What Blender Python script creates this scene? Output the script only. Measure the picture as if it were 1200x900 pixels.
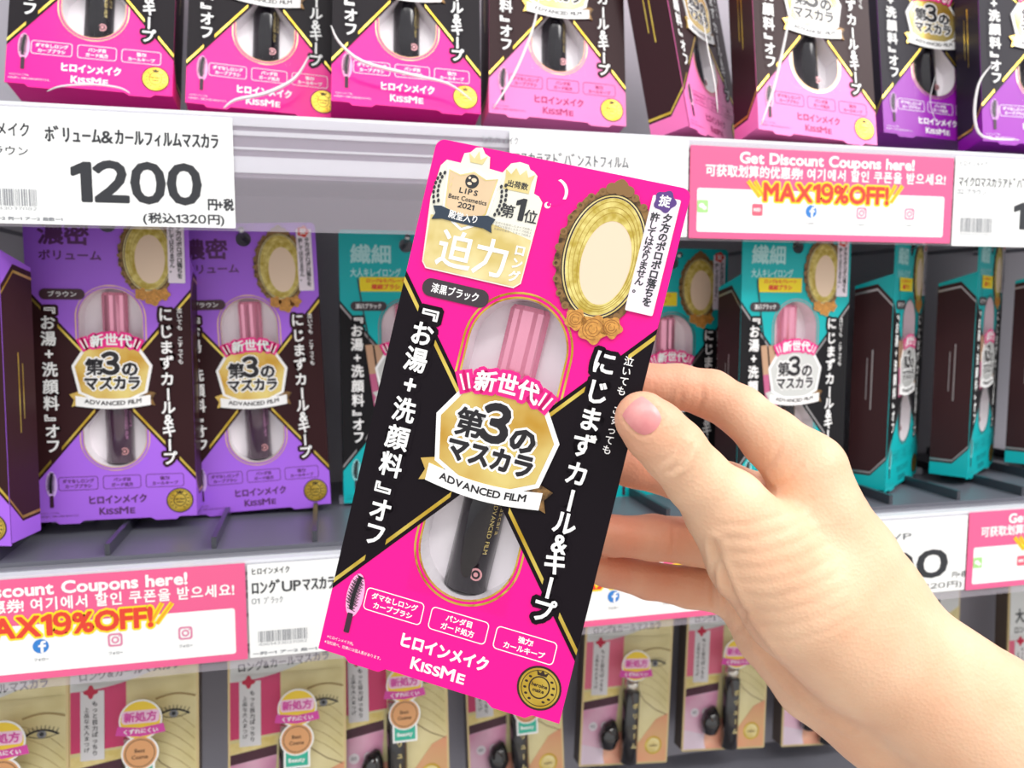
import bpy, math, random
import numpy as np
from mathutils import Matrix, Vector
from mathutils.geometry import tessellate_polygon
for o in list(bpy.data.objects): bpy.data.objects.remove(o)
SC = bpy.context.scene
COL = SC.collection
random.seed(4)
MM = .001
CAMZ = 1.30

# ------------------------------------------------------------------ camera
FPX = 933.33
_a, _b = math.radians(13.2), math.radians(5.5)
FW = Vector((math.sin(_a)*math.cos(_b), math.cos(_a)*math.cos(_b), -math.sin(_b)))
RT = Vector((math.cos(_a), -math.sin(_a), 0)); UP = RT.cross(FW)
MCAM = Matrix(((RT.x, UP.x, -FW.x, 0), (RT.y, UP.y, -FW.y, 0), (RT.z, UP.z, -FW.z, CAMZ), (0, 0, 0, 1)))
cd = bpy.data.cameras.new('camera'); cam = bpy.data.objects.new('camera', cd); COL.objects.link(cam)
cam.matrix_world = MCAM
cd.sensor_width = 36; cd.lens = 28; cd.clip_start = .01; cd.clip_end = 50
cd.dof.use_dof = True; cd.dof.focus_distance = .228; cd.dof.aperture_fstop = 20
SC.camera = cam
def at(px, py, Y):
    d = RT*((px-600)/FPX)-UP*((py-450)/FPX)+FW
    p = d*(Y/d.y); return Vector((p.x, p.y, p.z+CAMZ))

# ------------------------------------------------------------------ light
w = bpy.data.worlds.new('world'); SC.world = w; w.use_nodes = True
nt = w.node_tree; bg = nt.nodes['Background']
tc = nt.nodes.new('ShaderNodeTexCoord'); sp = nt.nodes.new('ShaderNodeSeparateXYZ'); rp_ = nt.nodes.new('ShaderNodeValToRGB')
nt.links.new(tc.outputs['Generated'], sp.inputs[0])
mr = nt.nodes.new('ShaderNodeMapRange'); mr.inputs[1].default_value = -1; mr.inputs[2].default_value = 1
nt.links.new(sp.outputs[2], mr.inputs[0]); nt.links.new(mr.outputs[0], rp_.inputs[0])
rp_.color_ramp.elements[0].position = .15; rp_.color_ramp.elements[0].color = (.30, .295, .29, 1)
rp_.color_ramp.elements[1].position = .5; rp_.color_ramp.elements[1].color = (1, 1, 1, 1)
nt.links.new(rp_.outputs[0], bg.inputs[0]); bg.inputs[1].default_value = .96
def area(name, loc, rot, sx, sy, watt, col=(1, 1, 1)):
    l = bpy.data.lights.new(name, 'AREA'); l.shape = 'RECTANGLE'; l.size = sx; l.size_y = sy; l.energy = watt; l.color = col
    o = bpy.data.objects.new(name, l); o.location = loc; o.rotation_euler = rot; COL.objects.link(o)
area('ceiling_tube', (.6, -1.0, 2.6), (math.radians(-25)*-1, 0, 0), 2.4, .25, 17, (1, .98, .95))
area('ceiling_tube', (.2, -.35, 2.5), (math.radians(12), 0, 0), 2.4, .12, 7, (1, .98, .96))
area('ceiling_tube', (1.3, -.35, 2.3), (math.radians(10), math.radians(32), 0), .5, 1.6, 17, (1, .98, .96))
SC.view_settings.view_transform = 'Standard'; SC.view_settings.look = 'None'
SC.view_settings.exposure = .0; SC.view_settings.gamma = 1; SC.view_settings.use_curve_mapping = False

# ------------------------------------------------------------------ materials
def lin(h):
    h = h.lstrip('#'); r = []
    for i in (0, 2, 4):
        c = int(h[i:i+2], 16)/255; r.append(c/12.92 if c <= .04045 else ((c+.055)/1.055)**2.4)
    return (*r, 1)
_M = {}
def mat(name, hexc, rough=.4, metal=0, coat=0, noise=0, nscale=300, spec=.5, bump=0, alpha=None, c2=None):
    if name in _M: return _M[name]
    m = bpy.data.materials.new(name); m.use_nodes = True; n = m.node_tree.nodes; l = m.node_tree.links; b = n['Principled BSDF']
    b.inputs['Base Color'].default_value = lin(hexc); b.inputs['Roughness'].default_value = rough; b.inputs['Metallic'].default_value = metal
    b.inputs['Specular IOR Level'].default_value = spec
    if coat: b.inputs['Coat Weight'].default_value = coat; b.inputs['Coat Roughness'].default_value = .08
    if noise or c2 or bump:
        t = n.new('ShaderNodeTexCoord'); nz = n.new('ShaderNodeTexNoise'); nz.inputs['Scale'].default_value = nscale; nz.inputs['Detail'].default_value = 3
        l.new(t.outputs['Object'], nz.inputs['Vector'])
        if noise or c2:
            r = n.new('ShaderNodeValToRGB'); c = lin(hexc)
            e = r.color_ramp.elements; e[0].position = .35; e[1].position = .65
            e[0].color = tuple(v*(1-noise) for v in c[:3])+(1,); e[1].color = lin(c2) if c2 else c
            l.new(nz.outputs['Fac'], r.inputs[0]); l.new(r.outputs[0], b.inputs['Base Color'])
        if bump:
            bp = n.new('ShaderNodeBump'); bp.inputs['Strength'].default_value = bump; bp.inputs['Distance'].default_value = .0005
            l.new(nz.outputs['Fac'], bp.inputs['Height']); l.new(bp.outputs[0], b.inputs['Normal'])
    if alpha is not None:
        out = n['Material Output']; tr = n.new('ShaderNodeBsdfTransparent'); mx = n.new('ShaderNodeMixShader')
        mx.inputs[0].default_value = alpha; l.new(tr.outputs[0], mx.inputs[1]); l.new(b.outputs[0], mx.inputs[2]); l.new(mx.outputs[0], out.inputs['Surface'])
    _M[name] = m; return m
def film(name, fac=.10, tint=(1, 1, 1, 1), rough=.06):
    if name in _M: return _M[name]
    m = bpy.data.materials.new(name); m.use_nodes = True; n = m.node_tree.nodes; l = m.node_tree.links; n.remove(n['Principled BSDF'])
    tr = n.new('ShaderNodeBsdfTransparent'); tr.inputs[0].default_value = tint; g = n.new('ShaderNodeBsdfGlossy'); g.inputs['Roughness'].default_value = rough
    fr = n.new('ShaderNodeLayerWeight'); fr.inputs[0].default_value = fac; mx = n.new('ShaderNodeMixShader')
    l.new(fr.outputs['Fresnel'], mx.inputs[0]); l.new(tr.outputs[0], mx.inputs[1]); l.new(g.outputs[0], mx.inputs[2]); l.new(mx.outputs[0], n['Material Output'].inputs['Surface'])
    _M[name] = m; return m
WHITE = mat('white_ink', '#fbfbfb', .5); BLACK = mat('black_ink', '#17131a', .4); INK = mat('grey_black_ink', '#2b2d33', .5)
HOT = mat('hot_pink_card', '#ff0a97', .38); GOLD = mat('gold_foil', '#e0b023', .28, .75, c2='#f3dc70', nscale=60, noise=.25)
GOLDL = mat('pale_gold_foil', '#e8cf7c', .35, .35, noise=.12, nscale=90, c2='#f6e7ae'); GOLDD = mat('bronze_foil', '#5d4126', .45, .3, noise=.5, nscale=500, c2='#9a7443')
TRAY = mat('pearl_tray_plastic', '#f6f0f5', .4, coat=.3); CREAM = mat('cream_ink', '#f2d8bd', .45); ORANGE = mat('amber_rose_ink', '#e0a04a', .5, noise=.35, nscale=900)
NAVY = mat('navy_ribbon_ink', '#2b3a4c', .45); PALE = mat('pale_sticker_paper', '#f1f0e2', .4); PINKINK = mat('magenta_ink', '#f0148a', .45)
CHAR = mat('charcoal_pill_ink', '#3a3038', .45); PURP = mat('purple_seal_ink', '#5b3a86', .5); LILAC = mat('lilac_paper', '#f5eaf6', .5); YEL = mat('yellow_ink', '#f7e018', .5)
BLOND = mat('golden_yellow_ink', '#d9bd42', .5, noise=.3, nscale=300, c2='#eadb85'); BROWNI = mat('brown_ink', '#6b4a30', .5); SEALI = mat('dark_seal_ink', '#2b170c', .5); REDI = mat('red_ink', '#e3402c', .5)

# ------------------------------------------------------------------ objects
def tag(o, label=None, cat=None, group=None, kind=None):
    if label: o['label'] = label
    if cat: o['category'] = cat
    if group: o['group'] = group
    if kind: o['kind'] = kind
    return o
def empty(name, M, label, cat, group=None):
    o = bpy.data.objects.new(name, None); COL.objects.link(o); o.matrix_world = M; o.empty_display_size = .01
    return tag(o, label, cat, group)
def copy_tree(o, parent=None):
    c = o.copy(); COL.objects.link(c); c.parent = parent
    for ch in o.children: copy_tree(ch, c)
    return c

# glyph cache -------------------------------------------------------
_G = {}
def glyph(ch):
    if ch in _G: return _G[ch]
    if ch == '1':
        v = [(.24, 0), (.36, 0), (.36, .70), (.27, .70), (.08, .60), (.08, .50), (.24, .57)]
        _G[ch] = (v, [(0, 1, 2), (0, 2, 6), (2, 3, 6), (3, 4, 6), (4, 5, 6)], .08, .36); return _G[ch]
    if ch in '0234567891': q = chr(ord(ch)+0xFEE0)
    else: q = ch
    c = bpy.data.curves.new('t', 'FONT'); c.body = q; c.resolution_u = 3 if ord(q) < 0x3000 or ord(q) > 0xff00 else 2
    o = bpy.data.objects.new('t', c); COL.objects.link(o)
    dg = bpy.context.evaluated_depsgraph_get(); me = bpy.data.meshes.new_from_object(o.evaluated_get(dg), depsgraph=dg)
    v = [(p.co.x, p.co.y) for p in me.vertices]; f = []
    for p in me.polygons:
        vs = list(p.vertices)
        ar = sum(v[vs[i]][0]*v[vs[(i+1) % len(vs)]][1]-v[vs[(i+1) % len(vs)]][0]*v[vs[i]][1] for i in range(len(vs)))
        f.append(tuple(vs) if ar > 0 else tuple(vs[::-1]))
    bpy.data.objects.remove(o); bpy.data.curves.remove(c); bpy.data.meshes.remove(me)
    if v: x0 = min(p[0] for p in v); x1 = max(p[0] for p in v)
    else: x0, x1 = 0, .25
    _G[ch] = (v, f, x0, x1); return _G[ch]
def is_wide(ch): return ord(ch) > 0x2fff and not 0xff61 <= ord(ch) <= 0xff9f

class MB:
    """collects geometry in millimetres, then links it as one mesh object"""
    def __init__(s): s.v = []; s.f = []; s.m = []; s.mats = []; s.sm = []
    def mi(s, m):
        if m not in s.mats: s.mats.append(m)
        return s.mats.index(m)
    def add(s, vs, fs, m, smooth=False):
        b = len(s.v); s.v += [tuple(p) for p in vs]; k = s.mi(m)
        for f in fs: s.f.append(tuple(b+i for i in f)); s.m.append(k); s.sm.append(smooth)
    def poly(s, pts, z, m, holes=(), thick=0):
        loops = [[Vector((x, y, 0)) for x, y in l] for l in [pts, *holes]]
        flat = [p for l in loops for p in l]; tr = tessellate_polygon(loops); fs = []
        for a, b, c in tr:
            A, B, C_ = flat[a], flat[b], flat[c]
            fs.append((a, b, c) if (B-A).cross(C_-A).z > 0 else (a, c, b))
        s.add([(p.x, p.y, z) for p in flat], fs, m)
        if thick:
            for l in [pts, *holes]:
                n = len(l); vs = [(x, y, z) for x, y in l]+[(x, y, z-thick) for x, y in l]
                s.add(vs, [(i, (i+1) % n, n+(i+1) % n, n+i) for i in range(n)], m)
    def rect(s, x0, y0, x1, y1, z, m, r=0, thick=0): s.poly(rrect(x0, y0, x1, y1, r), z, m, (), thick)
    def ring(s, outer, inner, z, m): s.poly(outer, z, m, [inner])
    def line(s, pts, wd, z, m):
        for k in range(len(pts)-1):
            (x0, y0), (x1, y1) = pts[k], pts[k+1]; L = math.hypot(x1-x0, y1-y0) or 1; nx, ny = -(y1-y0)/L*wd/2, (x1-x0)/L*wd/2
            s.add([(x0-nx, y0-ny, z), (x1-nx, y1-ny, z), (x1+nx, y1+ny, z), (x0+nx, y0+ny, z)], [(0, 1, 2, 3)], m)
    def box(s, a, b, m):
        x0, y0, z0 = a; x1, y1, z1 = b
        s.add([(x0, y0, z0), (x1, y0, z0), (x1, y1, z0), (x0, y1, z0), (x0, y0, z1), (x1, y0, z1), (x1, y1, z1), (x0, y1, z1)],
              [(0, 3, 2, 1), (4, 5, 6, 7), (0, 1, 5, 4), (1, 2, 6, 5), (2, 3, 7, 6), (3, 0, 4, 7)], m)
    def tube(s, pts, r, m, n=10, caps=True):
        P = [Vector(p) for p in pts]; rs = r if isinstance(r, (list, tuple)) else [r]*len(P); vs = []; fs = []
        for i, p in enumerate(P):
            d = (P[min(i+1, len(P)-1)]-P[max(i-1, 0)]).normalized(); u = d.orthogonal().normalized() if i == 0 else (u-d*u.dot(d)).normalized(); v = d.cross(u)
            vs += [tuple(p+(u*math.cos(2*math.pi*k/n)+v*math.sin(2*math.pi*k/n))*rs[i]) for k in range(n)]
        for i in range(len(P)-1): fs += [(i*n+k, i*n+(k+1) % n, (i+1)*n+(k+1) % n, (i+1)*n+k) for k in range(n)]
        if caps: fs += [tuple(range(n))[::-1], tuple((len(P)-1)*n+k for k in range(n))]
        s.add(vs, fs, m, True)
    def _put(s, ch, T, z, m, bold):
        v, f, _, _ = glyph(ch)
        P = [T(x, y) for x, y in v]
        s.add([(x, y, z) for x, y in P], f, m)
        if bold:
            cnt = {}
            for q in f:
                for i in range(len(q)):
                    e = (q[i], q[(i+1) % len(q)]); k = (min(e), max(e)); cnt[k] = cnt.get(k, 0)+1
            vs = []; fs = []; j = 0
            for (a, b), c in cnt.items():
                if c != 1: continue
                (x0, y0), (x1, y1) = P[a], P[b]; L = math.hypot(x1-x0, y1-y0)
                if L < 1e-6: continue
                ux, uy = (x1-x0)/L, (y1-y0)/L; r = bold; zz = z-.006-.0012*(j % 9); j += 1; t = .414*r
                o = len(vs)
                for (sx, sy) in ((-t, -r), (L+t, -r), (L+r, -t), (L+r, t), (L+t, r), (-t, r), (-r, t), (-r, -t)):
                    vs.append((x0+ux*sx-uy*sy, y0+uy*sx+ux*sy, zz))
                fs.append(tuple(range(o, o+8)))
            s.add(vs, fs, m)
    def text(s, t, cx, cy, h, m, z, w=None, bold=0, ang=0, gap=.09, arc=0):
        """one line centred on cx,cy; h = em height in mm, w = total width; bold = stroke in mm"""
        pos = []; x = 0
        for ch in t:
            if ch == ' ': x += .32; continue
            v, f, x0, x1 = glyph(ch)
            if is_wide(ch): pos.append((ch, x, 0)); x += 1.0
            elif 0xff61 <= ord(ch) <= 0xff9f: pos.append((ch, x-(.06 if ch in 'ﾞﾟ' else 0), 0)); x += .34 if ch in 'ﾞﾟ' else .5
            else: pos.append((ch, x, -x0)); x += (x1-x0)+gap
        sx = (w/x) if w else h; ca, sa = math.cos(ang), math.sin(ang)
        base = .36 if any(is_wide(c) or 0xff61 <= ord(c) <= 0xff9f for c in t) else .34
        for ch, px, dx in pos:
            def T(gx, gy, px=px, dx=dx):
                X = (px+gx+dx-x/2)*sx; Yv = (gy-base)*h
                if arc: Yv -= arc*(X/(x*sx/2))**2
                return cx+X*ca-Yv*sa, cy+X*sa+Yv*ca
            s._put(ch, T, z, m, bold)
    def vtext(s, t, cx, y0, y1, h, m, z, bold=0, wscale=1, at_y=None):
        """vertical writing from y0 (top) down to y1, characters centred on cx"""
        n = len(t); st = (y0-y1)/n
        for i, ch in enumerate(t):
            if ch == ' ': continue
            yc = at_y[i] if at_y else y0-st*(i+.5); v, f, a, b = glyph(ch)
            ys = [p[1] for p in v]; my = (min(ys)+max(ys))/2; mx = (a+b)/2
            if ch in '『』':
                T = lambda gx, gy, yc=yc, mx=mx: (cx+(gy-.36)*h*wscale, yc-(gx-mx)*h)
            elif ch in 'ー（）「」':
                T = lambda gx, gy, yc=yc: (cx+(gy-.36)*h*wscale, yc-(gx-.5)*h)
            elif is_wide(ch):
                T = lambda gx, gy, yc=yc: (cx+(gx-.5)*h*wscale, yc+(gy-.36)*h)
            else:
                T = lambda gx, gy, yc=yc, mx=mx, my=my: (cx+(gx-mx)*h*wscale, yc+(gy-my)*h)
            s._put(ch, T, z, m, bold)
    def build(s, name, parent=None, M=None):
        me = bpy.data.meshes.new(name)
        me.from_pydata([(x*MM, y*MM, z*MM) for x, y, z in s.v], [], s.f)
        for m in s.mats: me.materials.append(m)
        me.polygons.foreach_set('material_index', s.m); me.polygons.foreach_set('use_smooth', s.sm); me.update()
        o = bpy.data.objects.new(name, me); COL.objects.link(o)
        if parent: o.parent = parent
        if M is not None: o.matrix_world = M
        return o

def rrect(x0, y0, x1, y1, r=0, n=5):
    if r <= 0: return [(x0, y0), (x1, y0), (x1, y1), (x0, y1)]
    out = []
    for cx, cy, a in ((x1-r, y0+r, -90), (x1-r, y1-r, 0), (x0+r, y1-r, 90), (x0+r, y0+r, 180)):
        for k in range(n+1): t = math.radians(a+90*k/n); out.append((cx+r*math.cos(t), cy+r*math.sin(t)))
    return out
def ell(cx, cy, rx, ry=None, n=40, a0=0, a1=360):
    ry = rx if ry is None else ry
    m = n if a1-a0 >= 360 else n+1
    return [(cx+rx*math.cos(math.radians(a0+(a1-a0)*k/n)), cy+ry*math.sin(math.radians(a0+(a1-a0)*k/n))) for k in range(m)]
def stadium(r, y0, y1, n=20):
    return [(r*math.cos(math.pi*k/n), y1-r+r*math.sin(math.pi*k/n)) for k in range(n+1)]+[(r*math.cos(math.pi+math.pi*k/n), y0+r+r*math.sin(math.pi+math.pi*k/n)) for k in range(n+1)]

# ------------------------------------------------------------------ the mascara package
DEP = 22.0
def band(sx, sy, xa, xb, d0, d1):
    """strip parallel to one arm of the X, between the perpendicular offsets d0,d1 inside the dark panel"""
    k = math.sqrt(1+1.44); c = -6.5 if sy > 0 else -14
    if sy > 0: y = lambda x, d: 1.2*x+c-d*k
    else: y = lambda x, d: -1.2*x+c+d*k
    p = [(sx*xa, y(xa, d0)), (sx*xb, y(xb, d0)), (sx*xb, y(xb, d1)), (sx*xa, y(xa, d1))]
    ar = sum(p[i][0]*p[(i+1) % 4][1]-p[(i+1) % 4][0]*p[i][1] for i in range(4))
    return p if ar > 0 else p[::-1]
def make_package(S, M, label, group=None):
    """S: dict of colours and words; local frame: x right, y up, z towards the shopper, front card at z=0"""
    root = empty('mascara_package', M, label, 'package', group)
    main, dark, trim, ink = S['main'], S['dark'], S['trim'], S['ink']
    # --- card box
    b = MB(); W = 37
    outline = [(-35, -77), (-28.6, -77), (-26.8, -78.4), (-17.6, -78.4), (-15.7, -77), (15.2, -77), (17.4, -78.4), (27.2, -78.4), (29, -77), (W, -77)]
    outline = [(-W, -77)]+outline[1:]+rrect(0, 0, W, 77, 2.6)[6:12]+[(2*-W+x, y) for x, y in []]+[(-x, y) for x, y in rrect(0, 0, W, 77, 2.6)[6:12]][::-1]
    tophole = [(0, -6.5), (14.2, 10.5)]+[(14.2*math.cos(math.pi*k/20), 23.4+14.2*math.sin(math.pi*k/20)) for k in range(21)]+[(-14.2, 10.5)]
    bothole = [(0, -14), (-14.2, -31)]+[(14.2*math.cos(math.pi+math.pi*k/20), -36.4+14.2*math.sin(math.pi+math.pi*k/20)) for k in range(21)]+[(14.2, -31)]
    hang = ell(0, 68.7, 3.9, n=20)
    hs = [tophole, bothole]+([hang] if S.get('hung') else [])
    b.poly(outline, 0, main, hs)
    # header back and rim
    b.poly([(-W, 50), (W, 50), (W, 74.4)]+rrect(0, 0, W, 77, 2.6)[7:12]+[(-x, y) for x, y in rrect(0, 0, W, 77, 2.6)[7:12]][::-1]+[(-W, 74.4)], -.6, main, [hang] if S.get('hung') else [])
    n = len(outline); b.add([(x, y, 0) for x, y in outline]+[(x, y, -.6) for x, y in outline], [(i, (i+1) % n, n+(i+1) % n, n+i) for i in range(n)], S.get('edge', main))
    for sx in (-1, 1):
        X = sx*W
        sd = [(X, -76, -.3), (X, -76, -DEP), (X, 46, -DEP), (X, 53, -.3)]
        b.add(sd, [(0, 1, 2, 3) if sx < 0 else (3, 2, 1, 0)], main)
        X2 = X+sx*.05
        q = [(X2, -58, -.3), (X2, -68, -9), (X2, -68, -DEP), (X2, 44, -DEP), (X2, 47, -9), (X2, 37.5, -.3)]
        b.add(q, [(0, 1, 2, 3, 4, 5) if sx < 0 else (5, 4, 3, 2, 1, 0)], S['side'])
        X3 = X+sx*.1
        for (ya, za, yb, zb) in ((35, -.3, 44.5, -9), (44.5, -9, 41.5, -DEP), (-55.5, -.3, -65.5, -9), (-65.5, -9, -65.5, -DEP)):
            b.add([(X3, ya, za), (X3, yb, zb), (X3, yb-1.3, zb), (X3, ya-1.3, za)], [(0, 1, 2, 3), ], trim)
        b.add([(X3, -28, -10), (X3, -28, -10.7), (X3, 8, -10.7), (X3, 8, -10), (X3, -22, -13), (X3, -22, -13.5), (X3, 3, -13.5), (X3, 3, -13)], [(0, 1, 2, 3), (4, 5, 6, 7)], trim)
    b.add([(-W, -76, -.3), (W, -76, -.3), (W, -76, -DEP), (-W, -76, -DEP)], [(0, 1, 2, 3)], main)
    b.add([(-W, -76, -DEP), (W, -76, -DEP), (W, 46, -DEP), (-W, 46, -DEP)], [(0, 3, 2, 1)], S['side'])
    b.add([(-W, 46, -DEP), (W, 46, -DEP), (W, 53, -.3), (-W, 53, -.3)], [(0, 1, 2, 3)], main)
    b.build('card_box', root)
    # --- tray behind the window
    t = MB()
    for H in (tophole, bothole):
        n = len(H); ins = H
        t.add([(x, y, -.02) for x, y in H]+[(x, y, -9.5) for x, y in ins], [(i, (i+1) % n, n+(i+1) % n, n+i) for i in range(n)], TRAY)
    t.rect(-15, -52, 15, 39, -9.5, TRAY)
    t.build('window_tray', root)
    # --- mascara: cap (fluted) and barrel
    c = MB(); N = 12; prof = [(-9, 6.0), (34.6, 6.2), (36, 5.4)]; vs = []; fs = []
    for y, r in prof:
        for k in range(N*2):
            a = math.pi*k/N; rr = r*(1 if k % 2 else .9); vs.append((rr*math.cos(a)+.2, y, -9+rr*math.sin(a)*.9))
    nn = 2*N
    for i in range(2): fs += [(i*nn+k, (i+1)*nn+k, (i+1)*nn+(k+1) % nn, i*nn+(k+1) % nn) for k in range(nn)]
    fs.append(tuple(2*nn+k for k in range(nn))[::-1])
    c.add(vs, fs, S['cap']); c.build('mascara_cap', root)
    r_ = MB(); r_.tube([(.2, -49.6, -9), (.2, -49.2, -9), (.2, -12, -9), (.2, -9, -9)], [5.9, 6.6, 6.6, 6.0], S['barrel'], 28)
    for k, (t_, a) in enumerate((('ADVANCED FILM', -38), ('mascara', -62))):
        for i, ch in enumerate(t_):
            if ch == ' ': continue
            v, f, x0, x1 = glyph(ch); yy = -21-sum((glyph(q)[3]-glyph(q)[2]+.12 if q != ' ' else .4)*(2.0 if k == 0 else 2.9) for q in t_[:i])
            hgt = 2.0 if k == 0 else 2.9
            ca = math.radians(90+a)
            vv = []
            for gx, gy in v:
                aa = ca-((gy-.3)*hgt)/6.7; vv.append((.2+6.68*math.cos(aa), yy-(gx-x0)*hgt, -9+6.68*math.sin(aa)))
            r_.add(vv, f, S.get('barrel_ink', GOLDL))
    for k in range(3): r_.poly([(x, y) for x, y in ell(3.4, -43.3, 1.9-.6*k, n=14)], -9+6.3+.1*k, (mat('rose_pink_foil', '#d79aa0', .4, .3), BLACK, mat('rose_pink_foil', '#d79aa0'))[k])
    r_.build('mascara_barrel', root)
    # --- film across the window, gently bowed
    if S.get('film', True):
        fm = MB(); xs = [-15, -9, -3, 3, 9, 15]; ys = [39, 20, 0, -20, -40, -52]
        vs = [(x, y, .08+1.2*(1-(x/15)**2)*(1-((y+6.5)/46)**2)*.0+.04) for y in ys for x in xs]
        fm.add(vs, [(j*6+i, (j+1)*6+i, (j+1)*6+i+1, j*6+i+1) for j in range(5) for i in range(5)], film('window_film', .05), True)
        fm.build('window_film', root)
    # --- dark bow tie with foil lines, slogans
    d = MB()
    d.poly([(-W, 37.9), (-W, -58.4), (0, -14), (0, -6.5)], .15, dark); d.poly([(W, -58.4), (W, 37.9), (0, -6.5), (0, -14)], .15, dark)
    dp = d.build('dark_panel', root)
    for sx, sy, xa, xb in ((-1, 1, 37, 30.8), (-1, 1, 23.8, 12.3), (1, 1, 37, 31), (1, 1, 21.5, 12.6), (-1, -1, 37, 29.3), (-1, -1, 24.3, 8.7), (1, -1, 23, 8.7), (1, -1, 37, 29.6)):
        g = MB(); g.poly(band(sx, sy, xb, xa, 1.1, 2.15), .22, trim); g.build('foil_line', root)
    for ro, ri, y0o, y1o in ((14.75, 14.2, -51.15, 38.15), (16.1, 15.5, -52.5, 39.5)):
        g = MB()
        up = [(ro*math.cos(math.pi*k/24), y1o-ro+ro*math.sin(math.pi*k/24)) for k in range(25)]; ui = [(ri*math.cos(math.pi*k/24), y1o-ro+ri*math.sin(math.pi*k/24)) for k in range(25)]
        yv = 1.2*ro-6.5; yi = 1.2*ri-6.5
        g.poly([(ro, yv)]+up+[(-ro, yv), (-ri, yi)]+ui[::-1]+[(ri, yi)], .12, S['ring'])
        g.build('window_ring', root); g = MB()
        dn = [(ro*math.cos(math.pi+math.pi*k/24), y0o+ro+ro*math.sin(math.pi+math.pi*k/24)) for k in range(25)]; di = [(ri*math.cos(math.pi+math.pi*k/24), y0o+ro+ri*math.sin(math.pi+math.pi*k/24)) for k in range(25)]
        yv = -1.2*ro-14; yi = -1.2*ri-14
        g.poly([(-ro, yv)]+dn+[(ro, yv), (ri, yi)]+di[::-1]+[(-ri, yi)], .12, S['ring'])
        g.build('window_ring', root)
    s = MB()
    L1, L2 = '『お湯+洗顔料』オフ', 'にじまずカール&キープ'
    y1_ = (26.9, 21, 13.3, 5.9, -1.7, -10.1, -18.2, -25.2, -31.9, -39.2); y2_ = (25.2, 16.8, 8.9, 1.3, -6.9, -14.6, -21.3, -27.4, -33, -40.2, -47)
    for m_, z_, b1 in ((dark, .30, 1.5), (WHITE, .42, .20)):
        s.vtext(L1, -28, 0, 0, 7.4, m_, z_, bold=b1, at_y=y1_, wscale=.94); s.vtext(L2, 25, 0, 0, 7.3, m_, z_, bold=b1, at_y=y2_, wscale=.94)
    s.vtext('泣いても こすっても', 31.5, 28.6, .4, 2.75, WHITE, .42, bold=.04)
    s.build('slogan_print', root)
    # --- central badge
    bd = MB(); Bo = [(-12.3, 9.5), (-18.3, 0), (-15.6, -13.4), (0, -21), (15.6, -13.4), (18.3, 0), (12.3, 9.5), (0, 12)][::-1]
    bd.poly(Bo, .85, WHITE, (), .6); bd.poly([(x*.92, y*.92-.3) for x, y in Bo], .92, S['badge_gold'])
    # ribbon
    for sx in (-1, 1): bd.poly([(sx*x, y) for x, y in ((13, -11.6), (19.8, -13.8), (17.8, -16.6), (19, -20), (12, -18))][::-sx], .8, GOLDD if sx > 0 else S['badge_gold'], (), .5)
    up = [(x, -14.9-1.9*math.cos(x/17.2*1.5)+.5) for x in np.linspace(-17, 17, 13)]; dn = [(x, y-5.0) for x, y in up][::-1]
    bd.poly((up+dn)[::-1], 1.1, WHITE, (), .3)
    bo = bd.build('badge', root)
    bp = MB()
    bp.text('第', -8.0, -.6, 8.6, WHITE, 1.0, bold=1.0); bp.text('の', 8.0, -1.6, 8.2, WHITE, 1.0, bold=1.0); bp.text('3', -.2, .9, 14, WHITE, 1.0, bold=1.2)
    bp.text('マスカラ', 0, -8.6, 7.2, WHITE, 1.0, w=26, bold=.95)
    bp.text('第', -8.0, -.6, 8.6, BLACK, 1.08, bold=.24); bp.text('の', 8.0, -1.6, 8.2, BLACK, 1.08, bold=.38); bp.text('3', -.2, .9, 14, BLACK, 1.08, bold=.6)
    bp.text('マスカラ', 0, -8.6, 7.2, BLACK, 1.08, w=26, bold=.34)
    bp.text('ADVANCED FILM', 0, -18.5, 2.9, BLACK, 1.2, w=26, bold=.08, arc=-1.4)
    bp.build('badge_print', bo)
    nb = MB(); SL = [((-12.6, 12.2), (-14.2, 8.2)), ((-10.6, 13.0), (-11.6, 8.8)), ((12.6, 12.2), (10.2, 8.6)), ((14.4, 11.0), (11.6, 7.6))]
    SL = [((-14.0, 12.6), (-11.8, 8.4)), ((-12.0, 13.4), (-10.4, 9.2)), ((11.4, 13.2), (10.0, 9.2)), ((13.4, 12.2), (11.4, 8.4))]
    for a_, b_ in SL: nb.line([(a_[0]*1.03, a_[1]+.9), (b_[0]*.97, b_[1]-.9)], 2.9, 1.25, PINKINK)
    nb.rect(-10, 10.2, 10, 15, 1.22, PINKINK, 1.5)
    nb.text('新世代', 0, 12.8, 6.2, PINKINK, 1.3, w=19, bold=1.25, arc=1.2); nb.text('新世代', 0, 12.8, 6.2, WHITE, 1.42, w=19, bold=.2, arc=1.2)
    for a_, b_ in SL: nb.line([a_, b_], .6, 1.42, WHITE)
    nb.build('banner', root)
    # --- bottom boxes, brush, names, seal
    q = MB(); lw = .28
    for x0, x1, l1, l2 in ((-26.6, -8.6, 'ダマなしロング', 'カーブブラシ'), (-6.4, 11.1, 'パンダ目', 'ガード処方'), (13.3, 31.3, '強力!', 'カールキープ')):
        R = rrect(x0, -61.6, x1, -54.8, 1.3, 4); I = rrect(x0+lw, -61.6+lw, x1-lw, -54.8-lw, 1.1, 4); q.ring(R, I, .12, ink)
        q.text(l1, (x0+x1)/2, -57, 2.05, ink, .12, bold=.07); q.text(l2, (x0+x1)/2, -59.6, 2.05, ink, .12, bold=.07)
    q.text('ヒロインメイク', 0, -67, 4.6, ink, .12, w=27.5, bold=.2)
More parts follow.
